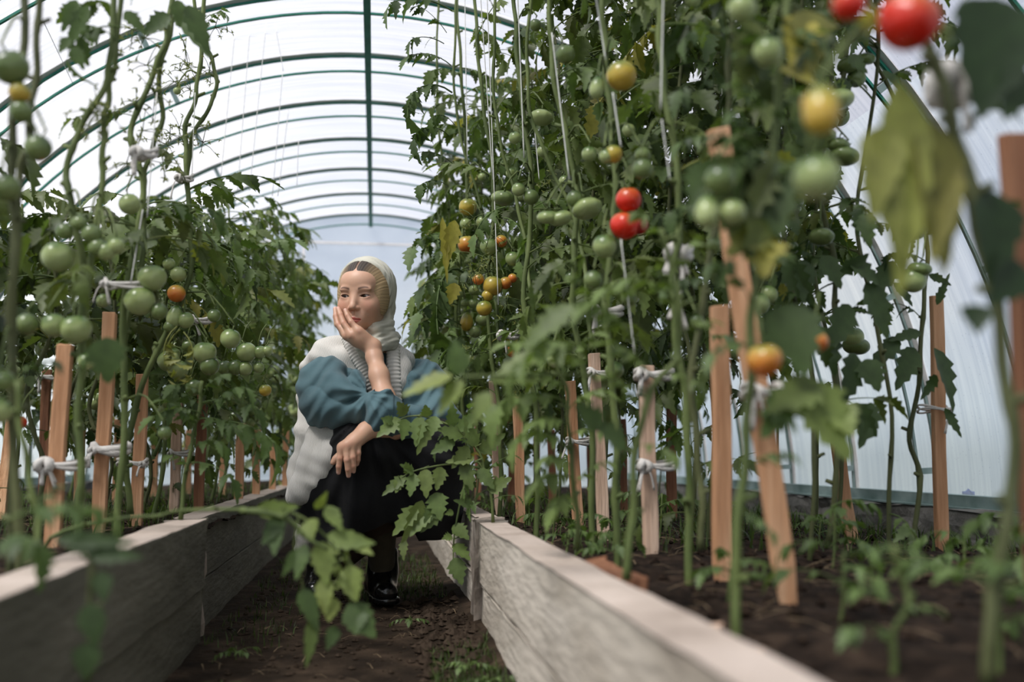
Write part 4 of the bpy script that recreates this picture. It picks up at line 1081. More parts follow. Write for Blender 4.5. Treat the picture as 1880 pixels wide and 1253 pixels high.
for i, (x, y, h, z0) in enumerate(RIGHT):
    pl = Plant((x, y, zg(x, y)), RLAB[i], 'crowded plants of the right bed' if y < 4.6 else 'far plants of the right bed', 130 + i)
    pl.stem([(x, y, zg(x, y) - .02), (x + .02, y, .6), (x - .03, y + .02, 1.0), (x + .02, y - .02, h * .8), (x, y, h)], .0055, .004, n=34, mat='stem_dark')
    pl.fill(z0, h + .05, .027 if y < 5 else .036, .21, 1, per=2, yellow=.05, tone=-.18)
    pl.fill(.32, z0, .11, .14, .6, tone=-.1)
    for k in range(3): pl.cluster((x + pl.rng.uniform(-.12, .1), y - pl.rng.uniform(.03, .12), pl.rng.uniform(.75, 1.5)), pl.rng.integers(2, 4), .030, ('green', 'dark_green', 'dark_green'), ('round', 'ribbed'))
    pl.done()

# thin plants against the right wall
p = Plant(at_z(1692, 1035, .22), 'slender twisting plant tied to the lone stake by the right wall', seed=160)
p.stem(P3([(1676, 1030), (1688, 880), (1670, 800), (1688, 700), (1692, 600), (1700, 520), (1700, 430), (1690, 300), (1640, 180), (1600, 100)], 2.25), .0065, .0045, n=44, mat='stem_dark')
for a, b, w_ in (((1715, 640), (1765, 755), .065), ((1720, 560), (1742, 500), .02), ((1705, 505), (1750, 520), .02), ((1735, 750), (1765, 805), .026), ((1680, 640), (1640, 710), .06), ((1690, 610), (1635, 625), .03), ((1640, 480), (1600, 560), .05), ((1720, 690), (1690, 730), .03), ((1640, 520), (1680, 560), .035), ((1650, 620), (1600, 680), .045)):
    p.fol.single(at(*a, 2.2), at(*b, 2.18), w_, p.rng, .22, normal=(p.rng.uniform(-.6, .6), -1, p.rng.uniform(-.2, .5)))
p.fol.leaf_between(at(1695, 590, 2.25), at(1610, 600, 2.2), p.rng, -.2); p.fol.leaf_between(at(1700, 480, 2.25), at(1620, 500, 2.2), p.rng, -.2)
p.done()
p = Plant(at_z(1525, 985, .235), 'dark-leaved plant climbing in front of the metal wall arches', seed=161)
p.stem(P3([(1522, 1000), (1535, 880), (1540, 760), (1530, 640), (1535, 520), (1520, 420), (1500, 330), (1540, 180), (1560, 60), (1560, -60)], 2.1), .007, .005, n=50, mat='stem_dark')
p.tomato(1508, 435, 2.05, 22, 'dark_green', 'ribbed'); p.tomato(1455, 455, 2.1, 12, 'dark_green', 'round')
for a, b, w_ in (((1480, 480), (1470, 552), .05), ((1510, 470), (1545, 530), .05), ((1540, 500), (1600, 470), .035), ((1560, 480), (1620, 520), .05), ((1590, 520), (1640, 620), .06), ((1560, 560), (1520, 640), .06), ((1570, 650), (1545, 740), .07), ((1590, 660), (1610, 720), .06), ((1555, 745), (1615, 800), .06), ((1600, 740), (1585, 825), .05), ((1575, 400), (1590, 445), .03), ((1450, 400), (1470, 430), .03), ((1440, 480), (1500, 560), .055), ((1500, 600), (1540, 690), .08), ((1560, 100), (1590, 135), .03), ((1560, 150), (1530, 180), .03), ((1620, 130), (1660, 170), .04)):
    p.fol.single(at(*a, 2.0), at(*b, 1.98), w_, p.rng, .22, normal=(p.rng.uniform(-.6, .6), -1, p.rng.uniform(-.3, .5)))
for z in range(8): p.fol.leaf(at(1530 + 5 * z, 520 - 50 * z, 2.1), p.rng.uniform(0, 6), -.3, .18, p.rng, -.3)
for a, b in (((1530, 600), (1420, 560)), ((1530, 640), (1620, 560)), ((1535, 520), (1440, 470))): p.fol.leaf_between(at(*a, 2.1), at(*b, 2.05), p.rng, -.25)
p.done()

# near right plants, strongly out of focus
p = Plant(at_z(1352, 1190, .24), 'near right plant climbing the long leaning stake, orange tomato halfway up', seed=170)
Yn = 1.18
p.stem(P3([(1355, 1185), (1350, 1060), (1362, 900), (1375, 760), (1380, 600), (1400, 450), (1420, 260), (1440, 60), (1450, -100)], Yn), .006, .0055, n=44)
for q in ((1403, 662, 34, 'orange', 'heart'), (1298, 388, 29, 'green', 'plum'), (1345, 390, 26, 'green', 'round'), (1322, 330, 30, 'dark_green', 'round'), (1410, 95, 30, 'green', 'round'), (1362, 15, 28, 'green', 'round')): p.tomato(q[0], q[1], 1.12, q[2], q[3], q[4])
p.tomato(1502, 628, 1.35, 20, 'orange', 'round')
for a, b, w_, tn, ye in (((1430, 290), (1395, 480), .075, .55, .15), ((1400, 300), (1440, 430), .07, .35, 0), ((1395, 430), (1395, 505), .06, .6, .75), ((1440, 560), (1470, 690), .075, .3, 0), ((1470, 700), (1560, 850), .07, .85, .12), ((1500, 700), (1420, 760), .05, .6, .1), ((1450, 720), (1400, 800), .05, .45, 0), ((1530, 740), (1560, 800), .045, .9, .15), ((1385, 40), (1350, 160), .05, .2, .1), ((1480, 20), (1500, 130), .06, .12, .3), ((1440, 120), (1500, 150), .05, .2, .6), ((1350, 300), (1290, 320), .04, .3, 0), ((1370, 330), (1350, 240), .05, .4, 0), ((1480, 30), (1450, 110), .05, .25, .8), ((1345, 285), (1335, 420), .06, .35, .05), ((1385, 300), (1352, 430), .07, .3, .1), ((1300, 300), (1270, 380), .045, .3, 0), ((1400, 420), (1345, 470), .05, .45, .3)):
    p.fol.single(at(*a, Yn), at(*b, Yn - .03), w_, p.rng, tn, ye, normal=(p.rng.uniform(-.4, .4), -1, p.rng.uniform(0, .6)))
for a, b in (((1380, 560), (1290, 500)), ((1385, 520), (1460, 480)), ((1365, 870), (1470, 860)), ((1360, 940), (1420, 1010)), ((1410, 330), (1330, 260)), ((1420, 250), (1500, 230)), ((1430, 150), (1340, 110)), ((1430, 120), (1530, 60)), ((1440, 40), (1380, -40)), ((1430, 300), (1500, 370)), ((1410, 330), (1290, 270)), ((1415, 280), (1350, 340)), ((1400, 380), (1300, 430)), ((1405, 360), (1470, 300)), ((1410, 300), (1340, 210)), ((1425, 220), (1320, 170)), ((1435, 130), (1330, 60)), ((1440, 60), (1520, 120)), ((1420, 240), (1480, 160)), ((1395, 460), (1330, 540)), ((1380, 640), (1300, 690)), ((1375, 760), (1460, 800))):
    p.fol.leaf_between(at(*a, Yn), at(*b, Yn - .05), p.rng, -.12)
p.done()
p = Plant(at_z(1820, 1300, .23), 'nearest right plant, big red tomatoes at the top and long drooping pale leaves', seed=171)
Yn = .86
p.stem(P3([(1815, 1260), (1825, 1080), (1860, 900), (1850, 700), (1810, 480), (1770, 300), (1735, 170), (1700, 60), (1690, -80)], Yn), .0065, .006, n=44, mat='stem_dark')
for q in ((1668, 40, 62, 'red', 'heart'), (1558, 8, 34, 'red', 'round'), (1508, 200, 46, 'yellow', 'plum'), (1500, 326, 46, 'green', 'round')): p.tomato(q[0], q[1], Yn - .04, q[2], q[3], q[4])
p.tomato(1500, 190, Yn + .0, 30, 'orange', 'round')
for a, b, w_, tn, ye in (((1650, 150), (1690, 545), .050, .85, .42), ((1625, 230), (1600, 400), .045, .7, .40), ((1600, 240), (1655, 480), .035, .6, .35), ((1700, 220), (1760, 500), .055, .10, .35), ((1735, 280), (1720, 480), .04, .10, .45), ((1590, 60), (1600, 10), .02, .6, .9), ((1840, 0), (1790, 200), .09, .05, .0), ((1870, 120), (1860, 220), .05, .1, .0), ((1820, 350), (1840, 520), .06, .05, 0), ((1870, 480), (1830, 560), .05, .05, 0), ((1790, 560), (1800, 610), .03, .05, 0)):
    p.fol.single(at(*a, Yn), at(*b, Yn - .02), w_, p.rng, tn, ye, normal=(p.rng.uniform(-.3, .3), -1, p.rng.uniform(0, .4)), teeth=.06)
for a, b in (((1700, 60), (1560, 90)), ((1760, 260), (1870, 200)), ((1720, 120), (1840, 60)), ((1560, 60), (1470, 140)), ((1740, 60), (1870, -20)), ((1800, 420), (1880, 380))): p.fol.leaf_between(at(*a, Yn + .1), at(*b, Yn + .1), p.rng, -.35)
p.done()

p = Plant(at_z(1300, 1150, .24), 'mid-distance plant between the red tomatoes and the leaning stake, thick dark leaves', seed=176)
p.stem(P3([(1290, 1010), (1285, 860), (1270, 700), (1300, 500), (1330, 300), (1340, 100), (1350, -80)], 1.62), .0065, .005, n=44, mat='stem_dark')
p.fill(.95, 1.35, .035, .20, 1, per=2, tone=-.25)
for a, b in (((1330, 60), (1250, 120)), ((1340, 40), (1430, 130)), ((1330, 160), (1240, 220)), ((1335, 180), (1440, 230)), ((1325, 260), (1230, 300)), ((1320, 380), (1230, 420)), ((1310, 460), (1400, 520)), ((1300, 520), (1210, 560)), ((1290, 620), (1370, 640)), ((1345, 0), (1260, -20)), ((1345, 20), (1450, 10))):
    p.fol.leaf_between(at(*a, 1.6), at(*b, 1.55), p.rng, -.15)
p.done()
# shoots rising from the right rim, with the pale out-of-focus spray over the aisle
p = Plant(at_z(1062, 1010, .25), 'bright green shoot at the right bed rim, its blurred leaves spreading toward the woman', seed=172)
Yn = 1.75
p.stem(P3([(1062, 1010), (1055, 900), (1045, 800), (1040, 720), (1020, 660)], Yn), .005, .003, n=24)
for a, b in (((1040, 720), (940, 700)), ((1040, 740), (900, 790)), ((1035, 700), (1000, 560)), ((1035, 700), (1120, 620)), ((1040, 780), (960, 800)), ((1045, 800), (1130, 830)), ((1050, 860), (980, 870)), ((1020, 660), (900, 650)), ((1040, 760), (1140, 740)), ((1030, 690), (960, 620)), ((1050, 900), (1130, 870)), ((1045, 830), (930, 840)), ((1055, 880), (960, 930)), ((1055, 910), (1000, 980))):
    p.fol.leaf_between(at(*a, Yn), at(*b, Yn - .1), p.rng, .32, .06)
p.done()
p = Plant(at_z(1152, 1070, .26), 'thick bright green stem in front of the pale rag-looped stake', seed=173)
Yn = 1.38
p.stem(P3([(1150, 1065), (1160, 960), (1165, 860), (1180, 760), (1215, 690), (1250, 640), (1240, 520), (1215, 420)], Yn), .0058, .0035, n=32)
for a, b, w_, tn, ye in (((830, 690), (735, 722), .030, .95, .25), ((850, 700), (800, 760), .032, .85, .15), ((842, 690), (830, 620), .036, .5, 0), ((900, 720), (860, 780), .03, .7, .1), ((900, 700), (1010, 690), .03, .8, .1), ((1050, 560), (960, 640), .04, .6, .05), ((1010, 640), (900, 700), .035, .7, .1), ((1100, 790), (1060, 740), .05, .35, 0), ((1150, 830), (1075, 760), .05, .3, 0)):
    p.fol.single(at(*a, Yn), at(*b, Yn), w_, p.rng, tn, ye, normal=(p.rng.uniform(-.3, .3), -.8, 1))
for a, b in (((1200, 700), (1080, 640)), ((1180, 760), (1090, 700)), ((1240, 560), (1130, 540)), ((1235, 520), (1310, 440)), ((1170, 820), (1240, 870)), ((1080, 640), (930, 740)), ((1100, 600), (1030, 520)), ((1225, 450), (1150, 410)), ((1245, 620), (1330, 600)), ((1240, 600), (1180, 500)), ((1215, 690), (1290, 740)), ((1090, 700), (960, 650)), ((1170, 640), (1060, 570)), ((1190, 560), (1090, 560))):
    p.fol.leaf_between(at(*a, Yn), at(*b, Yn - .06), p.rng, .22, .05)
p.stalks.tube(smooth_path(P3([(1200, 720), (1080, 690), (960, 690), (850, 692)], Yn), 14), .0022, 5); p.hasst = True
p.done()
# sharp spray hanging over the end of the pale plank
p = Plant(at_z(905, 960, .27), 'crisp leafy spray hanging over the end of the pale right plank', seed=174)
Yn = 2.55
p.stem(P3([(905, 960), (900, 900), (885, 860), (870, 850), (850, 900), (838, 960), (832, 1010), (832, 1060)], Yn), .004, .0015, n=26, wob=.001)
p.stem(P3([(890, 880), (880, 830), (840, 790), (790, 768), (750, 765), (720, 780)], Yn), .0035, .0015, n=22, wob=.001)
p.stem(P3([(880, 860), (840, 852), (790, 858), (750, 870), (720, 890)], Yn), .003, .0014, n=18, wob=.001)
SP = (((745, 762), (728, 740), .03), ((770, 765), (768, 820), .034), ((745, 770), (738, 808), .03), ((735, 770), (690, 800), .034), ((725, 775), (700, 770), .02), ((790, 770), (765, 835), .03), ((800, 765), (790, 800), .03), ((785, 765), (778, 745), .026), ((830, 785), (830, 740), .03), ((850, 800), (800, 790), .03),
      ((760, 868), (735, 855), .024), ((745, 875), (700, 908), .024), ((760, 870), (752, 912), .028), ((782, 862), (780, 915), .034), ((735, 880), (727, 905), .022), ((750, 870), (745, 850), .018), ((800, 905), (810, 955), .042), ((815, 935), (770, 975), .026), ((832, 965), (862, 990), .032), ((832, 1000), (862, 1030), .034), ((834, 1025), (848, 1075), .036), ((830, 985), (812, 990), .018), ((832, 940), (818, 945), .014),
      ((775, 920), (742, 1000), .036), ((790, 940), (752, 985), .032), ((765, 930), (722, 985), .034), ((800, 930), (778, 960), .03), ((742, 990), (738, 1030), .018), ((870, 930), (835, 915), .02), ((880, 860), (905, 900), .03), ((850, 850), (870, 900), .034), ((870, 840), (820, 850), .03), ((835, 810), (790, 830), .028), ((860, 820), (830, 860), .03), ((880, 830), (930, 800), .032), ((875, 820), (850, 770), .032), ((810, 858), (800, 900), .03), ((895, 900), (940, 880), .034), ((840, 790), (880, 760), .03))
for a, b, w_ in SP:
    p.fol.single(at(*a, Yn), at(*b, Yn - .02), w_ * 1.25, p.rng, p.rng.uniform(.45, .95), p.rng.uniform(0, .12), fold=.25, normal=(p.rng.uniform(-.5, .5), -1, p.rng.uniform(.1, .8)), teeth=.2)
for a, b in (((840, 790), (800, 850)), ((870, 830), (800, 810)), ((885, 850), (850, 930)), ((890, 870), (960, 850)), ((860, 810), (870, 740)), ((895, 900), (860, 960)), ((900, 920), (960, 930)), ((905, 940), (870, 930))): p.fol.leaf_between(at(*a, Yn + .05), at(*b, Yn), p.rng, .25)
p.done()
# low seedlings and weeds on the right bed
WD = [(.52, 1.45), (.60, 1.25), (.95, 1.35), (.80, 1.10), (.55, 2.3), (.9, 1.9), (1.1, 2.4), (.48, 2.7), (.75, 2.6), (.47, 1.95), (1.05, 1.7), (.62, .95), (.42, 2.2), (1.3, 1.9)]
for i, (x, y) in enumerate(WD):
    pl = Plant((x, y, zg(x, y)), 'low leafy seedling on the right bed soil, %s nearest to the lens' % ORD[sorted(WD, key=lambda q: q[1]).index((x, y))], 'seedlings on the right bed', 180 + i)
    h = .06 + .03 * (i % 3)
    pl.stem([(x, y, zg(x, y) - .01), (x + .01, y, zg(x, y) + h)], .0028, .002, n=8, wob=.001)
    for k in range(5): pl.fol.leaf(np.array([x, y, zg(x, y) + h * (.4 + .15 * k)]), k * 1.9 + i, .25, .065 + .02 * (i % 3), pl.rng, .1); pl.fol.soft[-1] = False
    pl.done()
for i, (x, y) in enumerate(((.22, 1.95), (.20, 2.12), (-.30, 2.35), (.10, 2.75), (-.28, 2.0))):
    pl = Plant((x, y, zg(x, y)), ['tiny weed in the moss at the foot of the pale plank', 'tiny weed just beyond the moss patch by the pale plank', 'tiny weed at the foot of the left planks near the joint', 'tiny weed on bare soil before the black boot', 'tiny weed under the drooping aisle branch'][i], 'weeds on the aisle path', 200 + i)
    pl.stem([(x, y, zg(x, y) - .01), (x, y, zg(x, y) + .03)], .0015, .001, n=6, wob=.0)
    for k in range(4): pl.fol.leaf(np.array([x, y, zg(x, y) + .015]), k * 1.6 + i, .2, .055, pl.rng, .2); pl.fol.soft[-1] = False
    pl.done()

# low right corner shoots, blurred
p = Plant(at_z(1640, 1290, .24), 'low blurred shoot at the bottom right over dark soil', seed=175)
p.stem(P3([(1635, 1300), (1640, 1180), (1665, 1100), (1640, 1000)], .98), .004, .003, n=16)
for a, b in (((1650, 1120), (1560, 1110)), ((1650, 1120), (1740, 1140)), ((1640, 1010), (1600, 1040)), ((1640, 1010), (1700, 1040)), ((1645, 1180), (1540, 1200))): p.fol.leaf_between(at(*a, .98), at(*b, .95), p.rng, .1)
p.done()

KEEP_A = np.array(KEEP)
for pl in PLANTS: pl.finish()

# ------------------------------------------------------------------ support strings
def string_px(x0, y0, x1, y1, Y, label, group=None, r=.0012, wob=0.): twine(at(x0, y0, Y), at(x1, y1, Y), label, group, r, wob)
for i, (a, b, Y) in enumerate((((880, -40), (905, 330), 3.0), ((893, -40), (915, 560), 2.95), ((950, -20), (962, 290), 2.45), ((853, -30), (858, 300), 3.4), ((1013, 60), (1045, 330), 2.1), ((1090, -30), (1112, 110), 1.8), ((1125, 170), (1140, 270), 1.75), ((1218, -20), (1213, 200), 1.6), ((982, 240), (990, 330), 2.6))):
    string_px(*a, *b, Y, ['twine running down to the flat ribbed green tomato', 'long white twine through the yellow tomatoes', 'white twine on the pale green stem left of the ribbed tomatoes', 'white twine at the left edge of the right bed leaves', 'white twine wound down the stem above the ribbed tomatoes', 'white twine above the large yellow tomato', 'short white twine just below the large yellow tomato', 'white twine at the top of the stem right of the yellow tomato', 'short twine under the small ribbed green tomato'][i], 'support twines on the right bed', .0016 if Y > 2 else .0014)
string_px(1140, 440, 1165, 650, 1.75, 'pale twine hanging below the red tomatoes')
string_px(1322, 20, 1331, 400, 2.3, 'thin twine against the leaves right of the red tomatoes')
string_px(1215, 220, 1230, 330, 1.6, 'thick pale twine wound beside the long rag')
for i, (a, b) in enumerate((((436, 10), (405, 330)), ((463, 0), (436, 350)), ((490, 30), (458, 350)), ((505, 45), (520, 130)), ((519, 130), (500, 360)), ((530, 200), (510, 360)), ((548, 260), (545, 340)))):
    string_px(*a, *b, 4.4, 'thin thread hanging from the roof arches above the left bed, %s counted from the left' % ORD[i], 'hanging threads above the left bed', .0016)
twine(at(80, 40, 3.4), at(133, 152, 4.045), 'slack thread tied to the roof arch at upper left', None, .0013)
string_px(288, 170, 270, 400, 2.15, 'white twine along the forked left stems')
string_px(358, 170, 352, 330, 2.55, 'white twine between the thin left stems')
string_px(262, 385, 240, 520, 2.1, 'bright taut twine beside the large green tomatoes')
# a crate label scrap and a blue clip at the wall base
o = MB().box(at(1778, 908, 3.37) , (.03, .03, .02)).tube([at(1770, 908, 3.34), at(1778, 900, 3.34), at(1786, 908, 3.34)], .005, 6).build('plastic_clip', noise_mat('blue_plastic', [(.3, (.01, .06, .3)), (.7, (.02, .1, .45))], 20, .4), None, True)
tag(o, 'small blue plastic clip on the base rail of the right wall', 'clip')
# =================================================================== the crouching woman
class Field:
    """implicit shapes blended on a grid and turned into one closed surface"""
    def __init__(s): s.p = []; s.disp = []
    def ell(s, c, r, R=None, k=.01, sub=False):
        c = np.asarray(c, float); r = np.broadcast_to(np.asarray(r, float), (3,)); R_ = np.eye(3) if R is None else np.asarray(R, float)
        ext = np.abs(R_) @ r if R is not None else r
        def f(P):
            q = (P - c) @ R_
            k0 = np.linalg.norm(q / r, axis=-1); k1 = np.linalg.norm(q / (r * r), axis=-1) + 1e-9
            return k0 * (k0 - 1) / k1
        s.p.append((f, c - ext, c + ext, k, sub)); return s
    def cap(s, a, b, ra, rb=None, k=.01, sub=False, flat=None):
        a, b = np.asarray(a, float), np.asarray(b, float); rb = ra if rb is None else rb; d = b - a; dd = d @ d + 1e-12
        def f(P):
            q = P - a; t = np.clip((q @ d) / dd, 0, 1); v = q - t[..., None] * d
            if flat is not None:                       # flat = (direction, squash)
                n_, m_ = flat; c_ = v @ n_; v = v + (c_ * (m_ - 1))[..., None] * n_
            return np.linalg.norm(v, axis=-1) - (ra + (rb - ra) * t)
        m = max(ra, rb)
        s.p.append((f, np.minimum(a, b) - m, np.maximum(a, b) + m, k, sub)); return s
    def chain(s, pts, rads, k=.01, **kw):
        for i in range(len(pts) - 1): s.cap(pts[i], pts[i + 1], rads[i], rads[i + 1], k, **kw)
        return s
    def fn(s, f, lo, hi, k=.01, sub=False): s.p.append((f, np.asarray(lo, float), np.asarray(hi, float), k, sub)); return s
    def mesh(s, h):
        lo = np.min([q[1] for q in s.p if not q[4]], 0) - 3 * h - .012; hi = np.max([q[2] for q in s.p if not q[4]], 0) + 3 * h + .012
        n = np.ceil((hi - lo) / h).astype(int) + 1
        F = np.full(n, .03, dtype=np.float32); ax = [lo[i] + h * np.arange(n[i]) for i in range(3)]
        for f, a, b, k, sub in s.p:
            m = k + 2 * h + .014
            i0 = np.clip(np.floor((a - m - lo) / h).astype(int), 0, n); i1 = np.clip(np.ceil((b + m - lo) / h).astype(int) + 1, 0, n)
            if (i1 <= i0).any(): continue
            sl = tuple(slice(x, y) for x, y in zip(i0, i1))
            G = np.stack(np.meshgrid(*[ax[j][sl[j]] for j in range(3)], indexing='ij'), -1)
            d = f(G).astype(np.float32); A = F[sl]
            if sub:
                hh = np.maximum(k - np.abs(-d - A), 0) / k; F[sl] = np.maximum(A, -d) + hh * hh * k * .25
            else:
                hh = np.maximum(k - np.abs(d - A), 0) / k; F[sl] = np.minimum(A, d) - hh * hh * k * .25
        for f in s.disp:
            I = np.argwhere(np.abs(F) < .028); P = lo + I * h
            F[tuple(I.T)] += f(P).astype(np.float32)
        return surface_nets(F, lo, h)

def surface_nets(F, lo, h):
    S = F < 0; n = np.array(F.shape)
    c = np.zeros(n - 1, dtype=np.uint8)
    for i in (0, 1):
        for j in (0, 1):
            for k in (0, 1): c += S[i:n[0] - 1 + i, j:n[1] - 1 + j, k:n[2] - 1 + k]
    I = np.argwhere((c > 0) & (c < 8)); ids = -np.ones(n - 1, dtype=np.int64); ids[tuple(I.T)] = np.arange(len(I))
    co = [(i, j, k) for i in (0, 1) for j in (0, 1) for k in (0, 1)]
    val = {q: F[I[:, 0] + q[0], I[:, 1] + q[1], I[:, 2] + q[2]].astype(float) for q in co}
    acc = np.zeros((len(I), 3)); cnt = np.zeros(len(I))
    for a in co:
        for ax in range(3):
            if a[ax]: continue
            b = list(a); b[ax] = 1; b = tuple(b); va, vb = val[a], val[b]; m = (va < 0) != (vb < 0)
            t = np.where(m, va / np.where(m, va - vb, 1), 0); p = np.tile(np.array(a, float), (len(I), 1)); p[:, ax] = t
            acc[m] += p[m]; cnt[m] += 1
    V = lo + h * (I + acc / cnt[:, None]); Fs = []
    for ax in range(3):
        u, v = (ax + 1) % 3, (ax + 2) % 3
        sl0 = [slice(None)] * 3; sl1 = [slice(None)] * 3; sl0[ax] = slice(0, -1); sl1[ax] = slice(1, None)
        A, B = S[tuple(sl0)], S[tuple(sl1)]; E = np.argwhere(A != B)
        E = E[(E[:, u] > 0) & (E[:, v] > 0) & (E[:, u] < n[u] - 1) & (E[:, v] < n[v] - 1)]
        inside = S[tuple(E.T)]
        def cell(du, dv):
            q = E.copy(); q[:, u] -= du; q[:, v] -= dv; return ids[tuple(q.T)]
        Q = np.stack([cell(1, 1), cell(0, 1), cell(0, 0), cell(1, 0)], 1)
        Q[~inside] = Q[~inside][:, ::-1]; Fs.append(Q)
    Fq = np.concatenate(Fs); Fq = Fq[(Fq >= 0).all(1)]
    return V, Fq

def relax(V, F, it=1, lam=.5):
    e = np.concatenate([F[:, [0, 1]], F[:, [1, 2]], F[:, [2, 3]], F[:, [3, 0]]])
    for _ in range(it):
        A = np.zeros_like(V); c = np.zeros(len(V)); np.add.at(A, e[:, 0], V[e[:, 1]]); np.add.at(A, e[:, 1], V[e[:, 0]]); np.add.at(c, e.ravel(), 1)
        V = V + lam * (A / np.maximum(c, 1)[:, None] - V)
    return V

WO = thing('person', 'woman in a pale headscarf, white knit vest and long black skirt crouching, cheek on hand', 'person', (.0, 3.15, 0))
m_skin = tint_mat('skin', .44, .22, .4, .08, 700)
m_hair = tint_mat('hair', .6, 0, .3)
m_eye = tint_mat('eyes', .08, 0, .6)

# ---- head frame
yw, ptc, rl = math.radians(21), math.radians(6), math.radians(-1.0)
HF = np.array([-math.sin(yw) * math.cos(ptc), -math.cos(yw) * math.cos(ptc), -math.sin(ptc)])
HR = np.array([math.cos(yw), -math.sin(yw), 0.]); HU = np.cross(HR, -HF) * -1.0
HU = np.cross(HF, HR) * -1.0 if np.cross(HF, HR)[2] < 0 else np.cross(HF, HR)
HR, HU = HR * math.cos(rl) + HU * math.sin(rl), HU * math.cos(rl) - HR * math.sin(rl)
HB = np.stack([HR, HF, HU], 1)               # columns: right of the picture, forward, up
HC = at(669, 545, 3.03)
HS = .98
def H(x, y, z): return HC + HB @ (np.array([x, y, z]) * HS)

def head_field(f):
    def e(c, r, k=.012, sub=False, R=None): f.ell(H(*c), np.array(r) * HS, HB if R is None else HB @ R, k * 1.0, sub)
    def c_(a, b, ra, rb=None, k=.008, sub=False): f.cap(H(*a), H(*b), ra * HS, (ra if rb is None else rb) * HS, k, sub)
    e((0, -.014, .032), (.074, .092, .080))
    e((0, .018, -.020), (.0635, .066, .080), .02)
    e((0, .042, .040), (.056, .045, .045), .02)                       # forehead
    e((0, .028, -.070), (.042, .048, .038), .02)                      # jaw
    e((0, .045, -.030), (.052, .036, .045), .02)
    for s_ in (-1, 1):
        e((s_ * .040, .050, -.032), (.024, .027, .027), .02)         # cheeks
        e((s_ * .041, .012, -.060), (.016, .030, .022), .018)         # jaw corner
        e((s_ * .028, .0745, .018), (.022, .010, .008), .012)          # brow
    e((0, .072, -.101), (.019, .016, .015), .016)                     # chin
    e((0, .070, -.070), (.029, .019, .024), .018)                     # mouth mound
    for s_ in (-1, 1):
        e((s_ * .0320, .0925, -.001), (.019, .0125, .0115), .010, True)  # sockets
        e((s_ * .0320, .0670, -.003), (.0165, .0150, .0135), .008)     # lids over the eyeball
    c_((0, .0765, .010), (0, .0945, -.028), .0075, .0095, .014)         # bridge
    e((0, .0985, -.0365), (.0098, .0092, .0084), .008)                # tip
    for s_ in (-1, 1):
        e((s_ * .0118, .0880, -.0395), (.0062, .0085, .0060), .006)
        e((s_ * .0064, .0935, -.0460), (.0026, .0042, .0022), .002, True)   # nostril
    c_((0, .0895, -.050), (0, .0900, -.062), .0018, .0022, .004, True)      # groove under the nose
    for s_ in (-1, 1):
        c_((s_ * .003, .0885, -.0690), (s_ * .018, .0805, -.0735), .0038, .0018, .004)
        c_((s_ * .000, .0875, -.0790), (s_ * .014, .0810, -.0765), .0050, .0022, .004)
        c_((0, .0935, -.0744), (s_ * .021, .0830, -.0744), .0013, .0010, .0015, True)
    for s_ in (-1, 1):                                                 # eye openings
        cx, cz = s_ * .0320, -.0025
        o_, i_ = H(cx, .085, cz), None
        def almond(P, cx=cx, cz=cz, s_=s_):
            q = (P - HC) @ HB / HS; x = (q[..., 0] - cx); z = q[..., 2] - cz - .04 * x * s_ * 1.5
            y = q[..., 1]
            R_ = .0245; hgt = .0046
            d1 = np.hypot(x, z - (hgt + .0006 - R_)) - R_; d2 = np.hypot(x, z + (hgt - .0006 - R_)) - R_
            d = np.maximum(d1, d2); return np.maximum(d, .066 - y) * HS
        f.fn(almond, o_ - .025, o_ + .025, .0012, True)
    # neck
    f.cap(H(0, -.03, -.05), at(700, 655, 3.13), .048, .055, .02)

